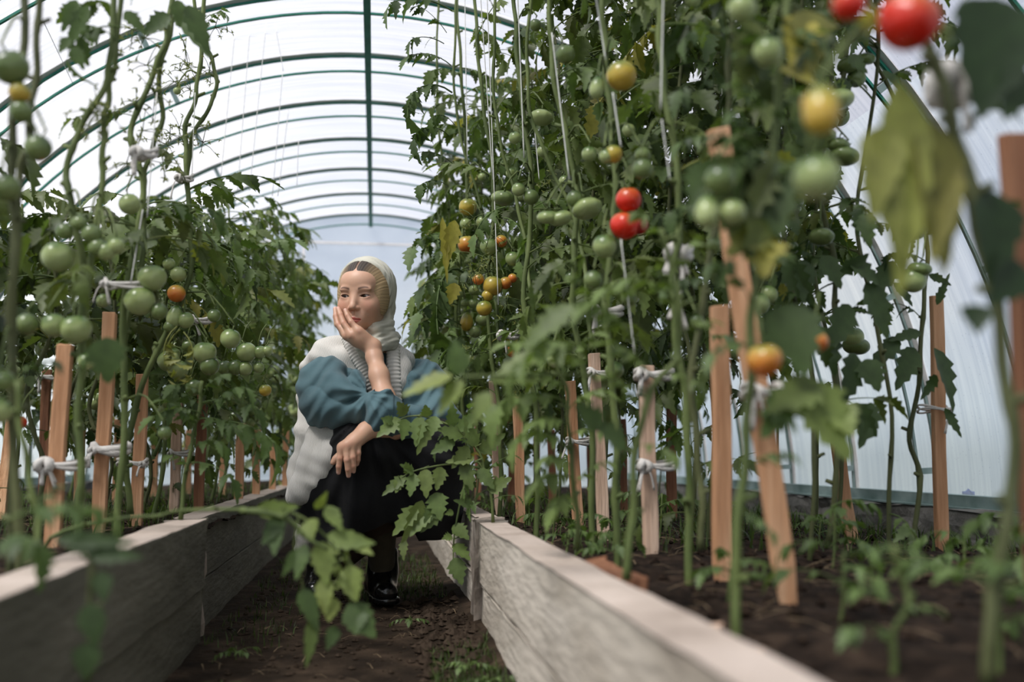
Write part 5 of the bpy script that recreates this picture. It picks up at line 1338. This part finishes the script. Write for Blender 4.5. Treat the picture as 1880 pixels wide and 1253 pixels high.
def head_tint(V):
    q = (V - HC) @ HB / HS; x, y, z = q.T
    base = np.array([.61, .365, .25]); T = np.tile(base, (len(V), 1))
    def mixin(w_, col): 
        nonlocal T
        w_ = np.clip(w_, 0, 1)[:, None]; T = T * (1 - w_) + np.array(col) * w_
    front = y > .03
    for s_ in (-1, 1):
        mixin(.40 * np.exp(-(((x - s_ * .042) / .020) ** 2 + ((z + .028) / .018) ** 2)) * front, (.62, .24, .17))
        bx = np.abs(x - s_ * .0005) * 1.0; u = (s_ * x - .0135) / .034
        arch_ = .0185 + .0065 * np.sin(np.clip(u, 0, 1) * 2.3) - .002 * np.clip(u, 0, 1)
        w_ = np.exp(-((z - arch_) / (.0048 - .0022 * np.clip(u, 0, 1))) ** 2 * 1.2) * (u > -.03) * (u < 1.03) * np.clip((u + .05) * 8, 0, 1) * np.clip((1.05 - u) * 5, 0, 1)
        mixin(.95 * w_ * front, (.075, .036, .022))
        # lash line along the upper lid
        xx = x - s_ * .032; zz = z + .0025 - .06 * xx * s_; up = np.sqrt(np.clip(.0245 ** 2 - xx ** 2, 0, 1)) + .0052 - .0245
        mixin(.85 * np.exp(-((zz - up - .0008) / .0013) ** 2) * (np.abs(xx) < .0165) * front, (.03, .018, .014))
        lo_ = -(np.sqrt(np.clip(.0245 ** 2 - xx ** 2, 0, 1)) + .0040 - .0245)
        mixin(.35 * np.exp(-((zz - lo_ + .0006) / .0009) ** 2) * (np.abs(xx) < .014) * front, (.12, .06, .045))
        mixin(.30 * np.exp(-((zz - up - .0042) / .0008) ** 2) * (np.abs(xx) < .016) * front, (.25, .12, .08))
    lx = np.clip(np.abs(x) / .021, 0, 1)
    upb = -.0660 - .0060 * lx ** 1.6 + .0012 * np.cos(lx * 7) ; lob = -.0850 + .0095 * lx ** 2.2
    w_ = np.clip((upb - z) / .0008 + .5, 0, 1) * np.clip((z - lob) / .0009 + .5, 0, 1) * (np.abs(x) < .0215) * (y > .07)
    mixin(.9 * w_, (.50, .12, .095))
    mixin(.8 * np.exp(-((z + .0744) / .0010) ** 2) * (np.abs(x) < .021) * (y > .07), (.20, .045, .04))
    mixin(.35 * np.exp(-((x / .006) ** 2 + ((z + .038) / .006) ** 2)) * front, (.66, .36, .26))
    return T

fh = Field(); head_field(fh)
Vh, Fh = fh.mesh(.0015)
Th = head_tint(Vh)

# ---- arms and hands
EL_A = at(714, 768, 2.84); WR_A = at(684, 637, 2.945)
fa = Field()
fa.chain([EL_A, at(706, 735, 2.865), at(696, 690, 2.90), at(687, 655, 2.935), WR_A], [.034, .031, .0265, .0220, .0198], .02)
vd = norm(at(668, 620, 2.94) - np.array([0, 0, CAM_H]))
KN = {'little': ((659, 609, 2.925), (645, 592, 2.930), (638, 580, 2.940), (634, 570, 2.948)),
      'ring': ((647, 616, 2.930), (631, 594, 2.945), (625, 578, 2.958), (621, 567, 2.968)),
      'middle': ((637, 617, 2.945), (621, 596, 2.965), (617, 580, 2.978), (615.5, 567, 2.988)),
      'index': ((633, 612, 2.972), (619, 596, 2.990), (616, 582, 3.00), (616, 572, 3.008))}
for nm, rr in (('little', (.0105, .0080, .0075, .0064)), ('ring', (.0112, .0088, .0080, .0068)), ('middle', (.0112, .0088, .0080, .0068)), ('index', (.0112, .0088, .0080, .0068))):
    pts = [at(*q) for q in KN[nm]]
    fa.chain(pts, rr, .003)
    fa.chain([WR_A, (WR_A * .35 + pts[0] * .65), pts[0]], [.018, .0125, .0112], .016)
fa.ell(at(662, 624, 2.945), (.026, .016, .020), None, .02)
fa.chain([at(676, 636, 2.955), at(668, 618, 2.985), at(664, 606, 3.005)], [.017, .012, .009], .012)      # thumb under the jaw
# left hand over the knee
WR_B = at(672, 792, 2.83); EL_B = at(775, 775, 2.98)
fa.chain([EL_B, at(720, 786, 2.89), at(690, 786, 2.85), WR_B], [.038, .032, .026, .0225], .02)
LH = {'index': ((628, 822, 2.800), (624, 842, 2.796), (622, 857, 2.800), (621.5, 868, 2.806)),
      'middle': ((637, 818, 2.793), (637, 845, 2.785), (639, 862, 2.790), (640, 874, 2.798)),
      'ring': ((646, 815, 2.795), (648, 840, 2.788), (649, 856, 2.793), (649, 866, 2.800)),
      'little': ((655, 812, 2.802), (658, 832, 2.797), (657, 845, 2.802), (655.5, 853, 2.808))}
for nm, rr in (('index', (.0112, .0088, .0078, .0066)), ('middle', (.0114, .0090, .0080, .0068)), ('ring', (.0110, .0086, .0076, .0064)), ('little', (.0100, .0076, .0068, .0058))):
    pts = [at(*q) for q in LH[nm]]
    fa.chain(pts, rr, .003)
    fa.chain([WR_B, (WR_B * .4 + pts[0] * .6), pts[0]], [.018, .0125, .0115], .016)
fa.chain([at(660, 800, 2.825), at(630, 828, 2.835), at(617, 843, 2.83), at(611, 850, 2.828)], [.016, .0115, .0088, .0074], .010)
# shoulders and chest core under the clothes, legs
Vd_, Fd_ = None, None
Va, Fa = fa.mesh(.0019)
Ta = np.tile(np.array([.60, .355, .24]), (len(Va), 1))
def blend_at(V, T, c, r, col, w_=.5):
    g = w_ * np.exp(-(np.linalg.norm(V - c, axis=1) / r) ** 2)[:, None]; T[:] = T * (1 - g) + np.array(col) * g
for D_, bk in ((KN, (.0, -.01, .0)), (LH, (.0, -.01, .0))):
    for nm in D_:
        for j in (0, 1, 2): blend_at(Va, Ta, at(*D_[nm][j]) + np.array(bk), .008, (.60, .24, .17), .38)
        blend_at(Va, Ta, at(*D_[nm][3]) + np.array((0, -.004, -.003 if D_ is LH else .003)), .0062, (.72, .42, .36), .7)
fl = Field()
fl.chain([at(700, 655, 3.15), at(692, 720, 3.20), at(690, 820, 3.26), at(695, 930, 3.32)], [.05, .085, .09, .11], .03)
fl.cap(at(606, 684, 3.15), at(766, 700, 3.19), .035, .035, .03)
fl.chain([at(606, 690, 3.10), at(640, 735, 2.97), EL_A], [.034, .034, .034], .02); fl.chain([at(772, 704, 3.18), at(798, 755, 3.08), EL_B], [.034, .034, .034], .02)
KR = at(668, 835, 2.93); KL = at(788, 838, 2.98)
ANR = at(703, 1038, 3.22); ANL = at(590, 1060, 3.30)
fl.chain([at(665, 935, 3.30), KR], [.085, .060], .03); fl.chain([at(735, 935, 3.30), KL], [.085, .060], .03)
fl.chain([KR, at(690, 930, 3.08), ANR], [.058, .055, .034], .02); fl.chain([KL, at(700, 960, 3.15), ANL], [.058, .05, .034], .02)
Vl, Fl = fl.mesh(.007)
Tl = np.tile(np.array([.07, .05, .035]), (len(Vl), 1))
nH, nA = len(Vh), len(Va)
Vb = np.concatenate([relax(Vh, Fh, 1, .35), relax(Va, Fa, 2), relax(Vl, Fl, 1)])
body = place('body', Vb, np.concatenate([Fh, Fa + nH, Fl + nH + nA]), m_skin, WO, True, np.concatenate([Th, Ta, Tl]))

# ---- eyes looking past the lens to the side
def eye(s_):
    c = H(s_ * .0320, .0653, -.0030); r = .0128 * HS
    gaze = norm(HF * .93 + HR * (-.24) + HU * (-.03))
    n1, n2 = 40, 24; V, F, T = [], [], []
    up = norm(np.cross(gaze, HR)); rt = np.cross(up, gaze)
    for i in range(n1 + 1):
        th = PI * (i / n1) ** 1.6
        for j in range(n2):
            ph = 2 * PI * j / n2; d = gaze * math.cos(th) + (up * math.cos(ph) + rt * math.sin(ph)) * math.sin(th)
            V.append(c + d * r)
            a = math.degrees(th)
            T.append((.005, .004, .004) if a < 13 else ((.035, .017, .010) if a < 28 else ((.015, .01, .01) if a < 31 else (.50, .44, .41))))
    for i in range(n1):
        for j in range(n2): F.append([i * n2 + j, i * n2 + (j + 1) % n2, (i + 1) * n2 + (j + 1) % n2, (i + 1) * n2 + j])
    place('eye', np.array(V), F, m_eye, WO, True, np.array(T))
eye(-1); eye(1)

# ---- hair: centre parting, dark roots, blonde lengths pulled back
fr = Field()
fr.ell(H(0, -.012, .034), np.array((.0785, .0985, .0845)) * HS, HB, .01)
for s_ in (-1, 1): fr.ell(H(s_ * .060, .008, -.008), np.array((.020, .040, .052)) * HS, HB, .02)
fr.ell(H(0, .128, -.042), np.array((.0600, .095, .098)) * HS, HB, .006, True)
def groove(P):
    q = (P - HC) @ HB / HS; x, y, z = q.T
    a = np.arctan2(x, z + .02); part = .0035 * np.exp(-(x / .0030) ** 2)
    w_ = np.clip((.062 - y) / .02, 0, 1)
    return part * np.clip((.09 - y) / .01, 0, 1) + w_ * .0003 * np.sin(a * 60 + 30 * y) + w_ * .0002 * np.sin(a * 117 + 3)
fr.disp.append(groove)
Vr, Fr = fr.mesh(.002); Vr = relax(Vr, Fr, 3, .5)
q = (Vr - HC) @ HB / HS; x, y, z = q.T
a = np.arctan2(np.abs(x), z + .02)
root = np.clip((.72 - a) / .5, 0, 1) * np.clip((z - .045) / .03, 0, 1)
strand = .5 + .5 * np.sin(np.arctan2(x, z + .02) * 83 + 12 * y); strand2 = .5 + .5 * np.sin(np.arctan2(x, z + .02) * 41 + 9 * y + 1)
bl = np.array([.56, .40, .22]); bd = np.array([.20, .12, .06]); dk = np.array([.035, .026, .020])
ag = np.arctan2(x, z + .02); st3 = (.5 + .5 * np.sin(ag * 131 + 25 * y + 2)) * (.5 + .5 * np.sin(ag * 53 + 7 * y)) 
Tr = bl * (.58 + .25 * strand[:, None] + .40 * st3[:, None]) + (bd - bl * .6) * (.35 * strand2[:, None])
Tr = Tr * (1 - root[:, None]) + dk * (.7 + 1.3 * strand[:, None]) * root[:, None]
pt = np.exp(-(x / .0022) ** 2) * (z > .05); Tr = Tr * (1 - .7 * pt[:, None]) + np.array([.45, .28, .2]) * .7 * pt[:, None]
place('hair', Vr, Fr, m_hair, WO, True, np.clip(Tr, 0, 1))

# ---- headscarf
def cloth_mat(name, c0, c1, rough=.8, sheen=.2, weave=900, bump=.15):
    m, nt = new_mat(name); L = nt.links.new
    out = N(nt, 'ShaderNodeOutputMaterial'); b = N(nt, 'ShaderNodeBsdfPrincipled'); tcn = N(nt, 'ShaderNodeTexCoord')
    nz = N(nt, 'ShaderNodeTexNoise'); nz.inputs['Scale'].default_value = 14; nz.inputs['Detail'].default_value = 4
    r = ramp(nt, [(.3, c0), (.7, c1)]); L(tcn.outputs['Object'], nz.inputs['Vector']); L(nz.outputs['Fac'], r.inputs[0]); L(r.outputs[0], b.inputs['Base Color'])
    b.inputs['Roughness'].default_value = rough; b.inputs['Specular IOR Level'].default_value = .25; b.inputs['Sheen Weight'].default_value = sheen
    n2 = N(nt, 'ShaderNodeTexNoise'); n2.inputs['Scale'].default_value = weave; n2.inputs['Detail'].default_value = 2
    n3 = N(nt, 'ShaderNodeTexNoise'); n3.inputs['Scale'].default_value = 26; n3.inputs['Detail'].default_value = 5; n3.inputs['Distortion'].default_value = .8
    ad = N(nt, 'ShaderNodeMath', operation='MULTIPLY_ADD'); L(n3.outputs['Fac'], ad.inputs[0]); ad.inputs[1].default_value = 3.0; L(n2.outputs['Fac'], ad.inputs[2])
    bp = N(nt, 'ShaderNodeBump'); bp.inputs['Strength'].default_value = bump; bp.inputs['Distance'].default_value = .003
    L(tcn.outputs['Object'], n2.inputs['Vector']); L(tcn.outputs['Object'], n3.inputs['Vector']); L(ad.outputs[0], bp.inputs['Height']); L(bp.outputs[0], b.inputs['Normal']); L(b.outputs[0], out.inputs[0])
    return m
m_scarf = cloth_mat('scarf_cloth', (.45, .44, .355), (.57, .55, .46), .5, .3, 700, .12)
m_teal = cloth_mat('teal_cotton', (.072, .132, .152), (.095, .168, .188), .85, .1, 900, .22)
m_black = cloth_mat('black_linen', (.006, .0062, .0068), (.012, .012, .013), .95, .03, 500, .25)
m_sock = cloth_mat('sock_knit', (.055, .047, .030), (.085, .072, .048), .95, .1, 600, .3)
m_boot = noise_mat('boot_leather', [(.3, (.004, .004, .004)), (.7, (.010, .010, .010))], 12, .16, .1, bscale=30, spec=.6)

fs = Field()
fs.ell(H(0, -.026, .030), np.array((.0880, .106, .0965)) * HS, HB, .01)
fs.ell(H(.008, -.040, -.030), np.array((.070, .072, .082)) * HS, HB, .02)
fs.fn(lambda P: (lambda q: (-(q[..., 1] - (.030 - .38 * (.09 - q[..., 2]) * (q[..., 2] > -.2) + .10 * np.maximum(-.055 - q[..., 2], 0) * 0)) * .93))((P - HC) @ HB / HS), H(-.12, 0, -.13) - .14, H(.12, 0, .13) + .14, .006, True)
fs.ell(H(0, .045, -.020), np.array((.068, .100, .100)) * HS, HB, .004, True)
fs.chain([at(688, 604, 3.00), at(704, 596, 3.06), at(712, 570, 3.09)], [.008, .016, .020], .02)
fs.chain([at(664, 612, 3.02), at(690, 606, 3.00), at(712, 596, 3.05)], [.014, .017, .020], .02)
fs.chain([at(660, 640, 3.02), at(690, 634, 2.99), at(716, 628, 3.04), at(724, 620, 3.10)], [.014, .022, .022, .020], .02)
fs.ell(at(698, 620, 3.06), (.046, .050, .036), None, .02)
fs.chain([at(640, 645, 3.06), at(665, 655, 3.02), at(690, 652, 3.0)], [.010, .014, .012], .01)
def sfold(P):
    q = (P - HC) @ HB / HS; x, y, z = q.T
    up = np.clip((z + .08) / .03, 0, 1)
    a = .0016 * np.sin(y * 210 + 16 * np.sin(z * 22 + 1) * .35) + .0008 * np.sin(y * 420 + z * 60)
    b_ = .0014 * np.sin(z * 260 + x * 90 + 9 * np.sin(x * 40)) + .0007 * np.sin(z * 470 - x * 130)
    return up * a + (1 - up) * b_
fs.disp.append(sfold)
V_, F_ = fs.mesh(.0025); place('headscarf', relax(V_, F_, 1), F_, m_scarf, WO, True)
fb = MB()                                                             # rolled rim of the scarf beside the face
rim = [H(x_, .030 - .38 * (.09 - z_) + .004, z_) for x_, z_ in ((-.066, .02), (-.062, .055), (-.045, .093), (-.015, .114), (.02, .117), (.05, .104), (.072, .07), (.083, .03), (.084, -.01), (.080, -.05))]

# ---- blouse
fbz = Field()
SHR, SHL = at(603, 676, 3.13), at(775, 690, 3.20)
G_ = at(676, 724, 2.83)                                              # where the sleeve gathers above the cuff
fbz.chain([at(690, 668, 3.15), at(688, 740, 3.19), at(700, 830, 3.22)], [.085, .115, .12], .03)
fbz.chain([SHR, SHL], [.05, .05], .03)
fbz.ell(at(600, 712, 3.02), (.088, .10, .090), None, .03)
fbz.ell(at(624, 738, 2.93), (.088, .085, .082), None, .03)
fbz.ell(at(590, 735, 2.99), (.062, .08, .078), None, .03)
fbz.ell(at(650, 722, 2.89), (.052, .05, .052), None, .03)
fbz.chain([at(676, 735, 2.855), at(700, 752, 2.845), at(713, 764, 2.85)], [.036, .050, .050], .012)
fbz.cap(at(703, 722, 2.855), at(713, 765, 2.85), .047, .050, .012)
fbz.chain([at(664, 760, 2.87), at(700, 772, 2.85)], [.036, .040], .02)
cn = norm(at(697, 690, 2.90) - at(712, 760, 2.85)); cn = norm(cn + np.array([.30, -.12, 0])); cp = at(707, 731, 2.86)
fbz.fn(lambda P: -((P - cp) @ cn), at(690, 735, 2.80) - [.0, 0, 0], at(740, 690, 2.92), .004, True)
fbz.cap(at(707, 750, 2.858), at(700, 700, 2.87), .040, .040, .004, True)   # opening of the cuff
fbz.chain([at(706, 768, 2.85), at(712, 774, 2.86)], [.043, .040], .01)
fbz.ell(at(782, 715, 3.12), (.070, .085, .088), None, .03)
fbz.ell(at(756, 735, 3.06), (.045, .06, .085), None, .03)
fbz.ell(at(802, 764, 3.06), (.070, .075, .070), None, .04)
fbz.chain([at(800, 780, 3.02), at(755, 778, 2.95), at(722, 784, 2.90)], [.062, .052, .038], .03)
def bfold(P):
    d = P - G_; r = np.hypot(d[:, 0], d[:, 2]); an = np.arctan2(d[:, 2], -d[:, 0])
    m = (P[:, 0] < .05) * np.exp(-(r / .17) ** 2) * (1 - np.exp(-(np.linalg.norm(P - at(710, 745, 2.85), axis=1) / .062) ** 4))
    f1 = .0115 * (1 - 2 * np.abs(np.sin(an * 3.1 + .9 * np.sin(r * 30) + .35)) ** .8) * np.clip(r / .05, 0, 1) ** 2 * m
    f2 = .0028 * np.sin(an * 14 + 30 * r) * m * np.clip(r / .04, 0, 1)
    dl = P - at(775, 690, 3.1); al = .0045 * np.sin(dl[:, 0] * 60 + dl[:, 2] * 35 + 2 * np.sin(dl[:, 2] * 30)) * (P[:, 0] > .10)
    f3 = .0025 * np.sin(P[:, 0] * 75 - P[:, 2] * 110 + 3 * np.sin(P[:, 0] * 40))
    return f1 + f2 + al + f3
fbz.disp.append(bfold)
V_, F_ = fbz.mesh(.0032); place('blouse', relax(V_, F_, 1), F_, m_teal, WO, True)

# ---- knitted vest
def knit_mat():
    m, nt = new_mat('white_knit'); L = nt.links.new
    out = N(nt, 'ShaderNodeOutputMaterial'); b = N(nt, 'ShaderNodeBsdfPrincipled'); tcn = N(nt, 'ShaderNodeTexCoord')
    mp = N(nt, 'ShaderNodeMapping'); mp.inputs['Rotation'].default_value = (0, math.radians(-14), 0)
    wv = N(nt, 'ShaderNodeTexWave'); wv.bands_direction = 'X'; wv.inputs['Scale'].default_value = 78; wv.inputs['Distortion'].default_value = 1.2; wv.inputs['Detail'].default_value = 2; wv.inputs['Detail Scale'].default_value = .6
    nz = N(nt, 'ShaderNodeTexNoise'); nz.inputs['Scale'].default_value = 420
    r = ramp(nt, [(.0, (.54, .52, .47)), (.5, (.66, .635, .59))])
    L(tcn.outputs['Object'], mp.inputs[0]); L(mp.outputs[0], wv.inputs['Vector']); L(tcn.outputs['Object'], nz.inputs['Vector']); L(wv.outputs['Fac'], r.inputs[0]); L(r.outputs[0], b.inputs['Base Color'])
    ad = N(nt, 'ShaderNodeMath', operation='MULTIPLY_ADD'); L(nz.outputs['Fac'], ad.inputs[0]); ad.inputs[1].default_value = .35; L(wv.outputs['Fac'], ad.inputs[2])
    bp = N(nt, 'ShaderNodeBump'); bp.inputs['Strength'].default_value = .4; bp.inputs['Distance'].default_value = .003
    L(ad.outputs[0], bp.inputs['Height']); L(bp.outputs[0], b.inputs['Normal']); L(b.outputs[0], out.inputs[0]); b.inputs['Roughness'].default_value = .95; b.inputs['Sheen Weight'].default_value = .3
    return m
m_knit = knit_mat()
fv = Field()
fv.chain([at(562, 672, 3.14), at(600, 645, 3.12), at(648, 630, 3.12)], [.020, .036, .034], .03)
fv.chain([at(592, 655, 3.10), at(640, 660, 3.06), at(672, 700, 3.045)], [.030, .032, .026], .03)
fv.chain([at(722, 640, 3.10), at(742, 662, 3.12), at(746, 668, 3.13)], [.026, .026, .022], .03)
fv.chain([at(726, 655, 3.07), at(728, 700, 3.05), at(724, 760, 3.06), at(700, 820, 3.05)], [.026, .028, .035, .05], .03)
fv.chain([at(742, 672, 3.06), at(722, 735, 3.03)], [.022, .014], .03)
fv.chain([at(688, 700, 3.08), at(680, 770, 3.10), at(650, 830, 3.05)], [.05, .075, .085], .03)
fv.chain([at(562, 690, 3.16), at(559, 730, 3.14), at(560, 790, 3.12), at(590, 815, 3.06)], [.018, .018, .024, .045], .03)
fv.chain([at(600, 800, 3.02), at(585, 850, 2.99), at(560, 895, 2.99), at(546, 912, 3.00)], [.060, .055, .040, .028], .03)
fv.chain([at(560, 800, 3.12), at(553, 860, 3.10), at(540, 912, 3.06)], [.024, .034, .026], .03)
fv.chain([at(640, 800, 2.96), at(612, 840, 2.93), at(590, 880, 2.94)], [.045, .040, .022], .03)
fv.chain([at(590, 890, 3.34), at(566, 950, 3.32), at(555, 1005, 3.30)], [.040, .034, .026], .02)
def vfold(P):
    return .0016 * np.sin(P[:, 0] * 95 + P[:, 2] * 40 + 2 * np.sin(P[:, 2] * 35)) * (P[:, 2] < .52) + .0012 * np.sin(P[:, 2] * 130 + P[:, 0] * 60)
fv.disp.append(vfold)
V_, F_ = fv.mesh(.0035)
vest = place('knit_vest', relax(V_, F_, 1), F_, m_knit, WO, True)
m_rib = cloth_mat('rib_knit', (.54, .52, .47), (.66, .635, .59), .95, .3, 500, .2)
for pth, w_ in (([(640, 619, 3.07), (648, 640, 3.035), (662, 664, 3.015), (676, 690, 3.005), (690, 720, 3.01)], .022), ([(722, 636, 3.055), (722, 665, 3.03), (724, 700, 3.015), (725, 740, 3.01), (716, 790, 3.01)], .020)):
    n_ = 150; P_ = smooth_path([at(*q_) for q_ in pth], n_); i_ = np.arange(n_)
    V_, F_ = tube_arrays(P_, w_ * (1 + .085 * np.sin(i_ * 2 * PI / 7.5)), 16, .55, True, up=np.array([0, -1, .1]))
    place('ribbed_collar', V_, F_, m_rib, vest, True)

# ---- skirt
fk = Field()
fk.chain([at(640, 905, 3.32), KR + [0, -.0, .012]], [.12, .088], .05)
fk.chain([at(745, 905, 3.34), KL + [0, 0, .012]], [.12, .090], .05)
fk.chain([KR, at(668, 900, 2.98), at(662, 975, 3.04)], [.088, .10, .115], .05)
fk.chain([at(640, 850, 2.98), at(620, 910, 3.03), at(605, 975, 3.10)], [.060, .085, .085], .05)
fk.chain([KL, at(780, 910, 3.06), at(772, 985, 3.14)], [.090, .105, .13], .05)
fk.chain([at(715, 840, 2.98), at(715, 900, 3.04), at(722, 985, 3.14)], [.07, .10, .13], .05)
fk.chain([at(600, 905, 3.16), at(575, 945, 3.18)], [.06, .045], .04)
fk.chain([at(815, 850, 3.08), at(815, 990, 3.16)], [.05, .055], .04)
zh = at(665, 985, 3.0)[2]
fk.fn(lambda P: P[..., 2] - (zh + .010 + .030 * np.sin(P[..., 0] * 13 + .3) * (P[..., 0] < .13) - .020 * (P[..., 0] > .06)), (-1, 2, -.5), (1, 4.5, zh + .06), .010, True)
fk.ell(at(715, 1030, 3.02), (.075, .22, .075), None, .012, True)
def kfold(P):
    d = P - KR; an = np.arctan2(d[:, 0], -d[:, 2] + .12)
    return .007 * np.sin(an * 11 + 1.5 * np.sin(P[:, 2] * 14)) * np.clip(1 - (P[:, 2] - .30) / .25, 0, 1) + .003 * np.sin(an * 27 + 2) + .004 * np.sin(P[:, 2] * 36 + P[:, 0] * 20)
fk.disp.append(kfold)
V_, F_ = fk.mesh(.005); place('long_skirt', relax(V_, F_, 1), F_, m_black, WO, True)

# ---- socks and boots
def sock(a, b): V_, F_ = tube_arrays(smooth_path([a, (a + b) / 2 + [0, .0, 0], b], 12), [.052, .051, .050, .048, .046, .044, .043, .042, .041, .041, .041, .041], 20); place('sock', V_, F_, m_sock, WO, True)
sock(at(697, 965, 3.13), ANR + [0, 0, -.03])
sock(at(620, 990, 3.2), ANL + [0, 0, -.02])
def boot(an, toe, heel):
    f = Field(); toe, heel = np.array(toe), np.array(heel); d = norm(toe - heel)
    f.chain([an + [0, .0, .035], an + [0, 0, -.02], heel + [0, 0, .055]], [.047, .045, .043], .02)
    f.chain([heel + [0, 0, .040], toe * .45 + heel * .55 + [0, 0, .045], toe - d * .035 + [0, 0, .034]], [.034, .037, .036], .03)
    f.fn(lambda P: P[..., 2] - .022, (-1, 2, -.3), (1, 4, .02), .004, True)
    f.cap(an + [0, 0, .07], an + [0, 0, .035], .043, .040, .003, True)
    V_, F_ = f.mesh(.0035); b_ = place('boot', relax(V_, F_, 2), F_, m_boot, WO, True)
    s_ = Field(); s_.chain([heel + [0, 0, .012], toe * .5 + heel * .5 + [0, 0, .012], toe - d * .030 + [0, 0, .012]], [.037, .038, .042], .02)
    s_.fn(lambda P: P[..., 2] - .006, (-1, 2, -.3), (1, 4, .004), .002, True); s_.fn(lambda P: .024 - P[..., 2], (-1, 2, .026), (1, 4, .2), .002, True)
    V_, F_ = s_.mesh(.0035); place('sole', V_, F_, m_boot, b_, True)
boot(ANR, (float(at(712, 1100, 3.08)[0]), 3.09, 0), (float(at(695, 1060, 3.27)[0]), 3.28, 0))
boot(ANL, (float(at(574, 1095, 3.14)[0]), 3.16, 0), (float(at(595, 1060, 3.35)[0]), 3.36, 0))
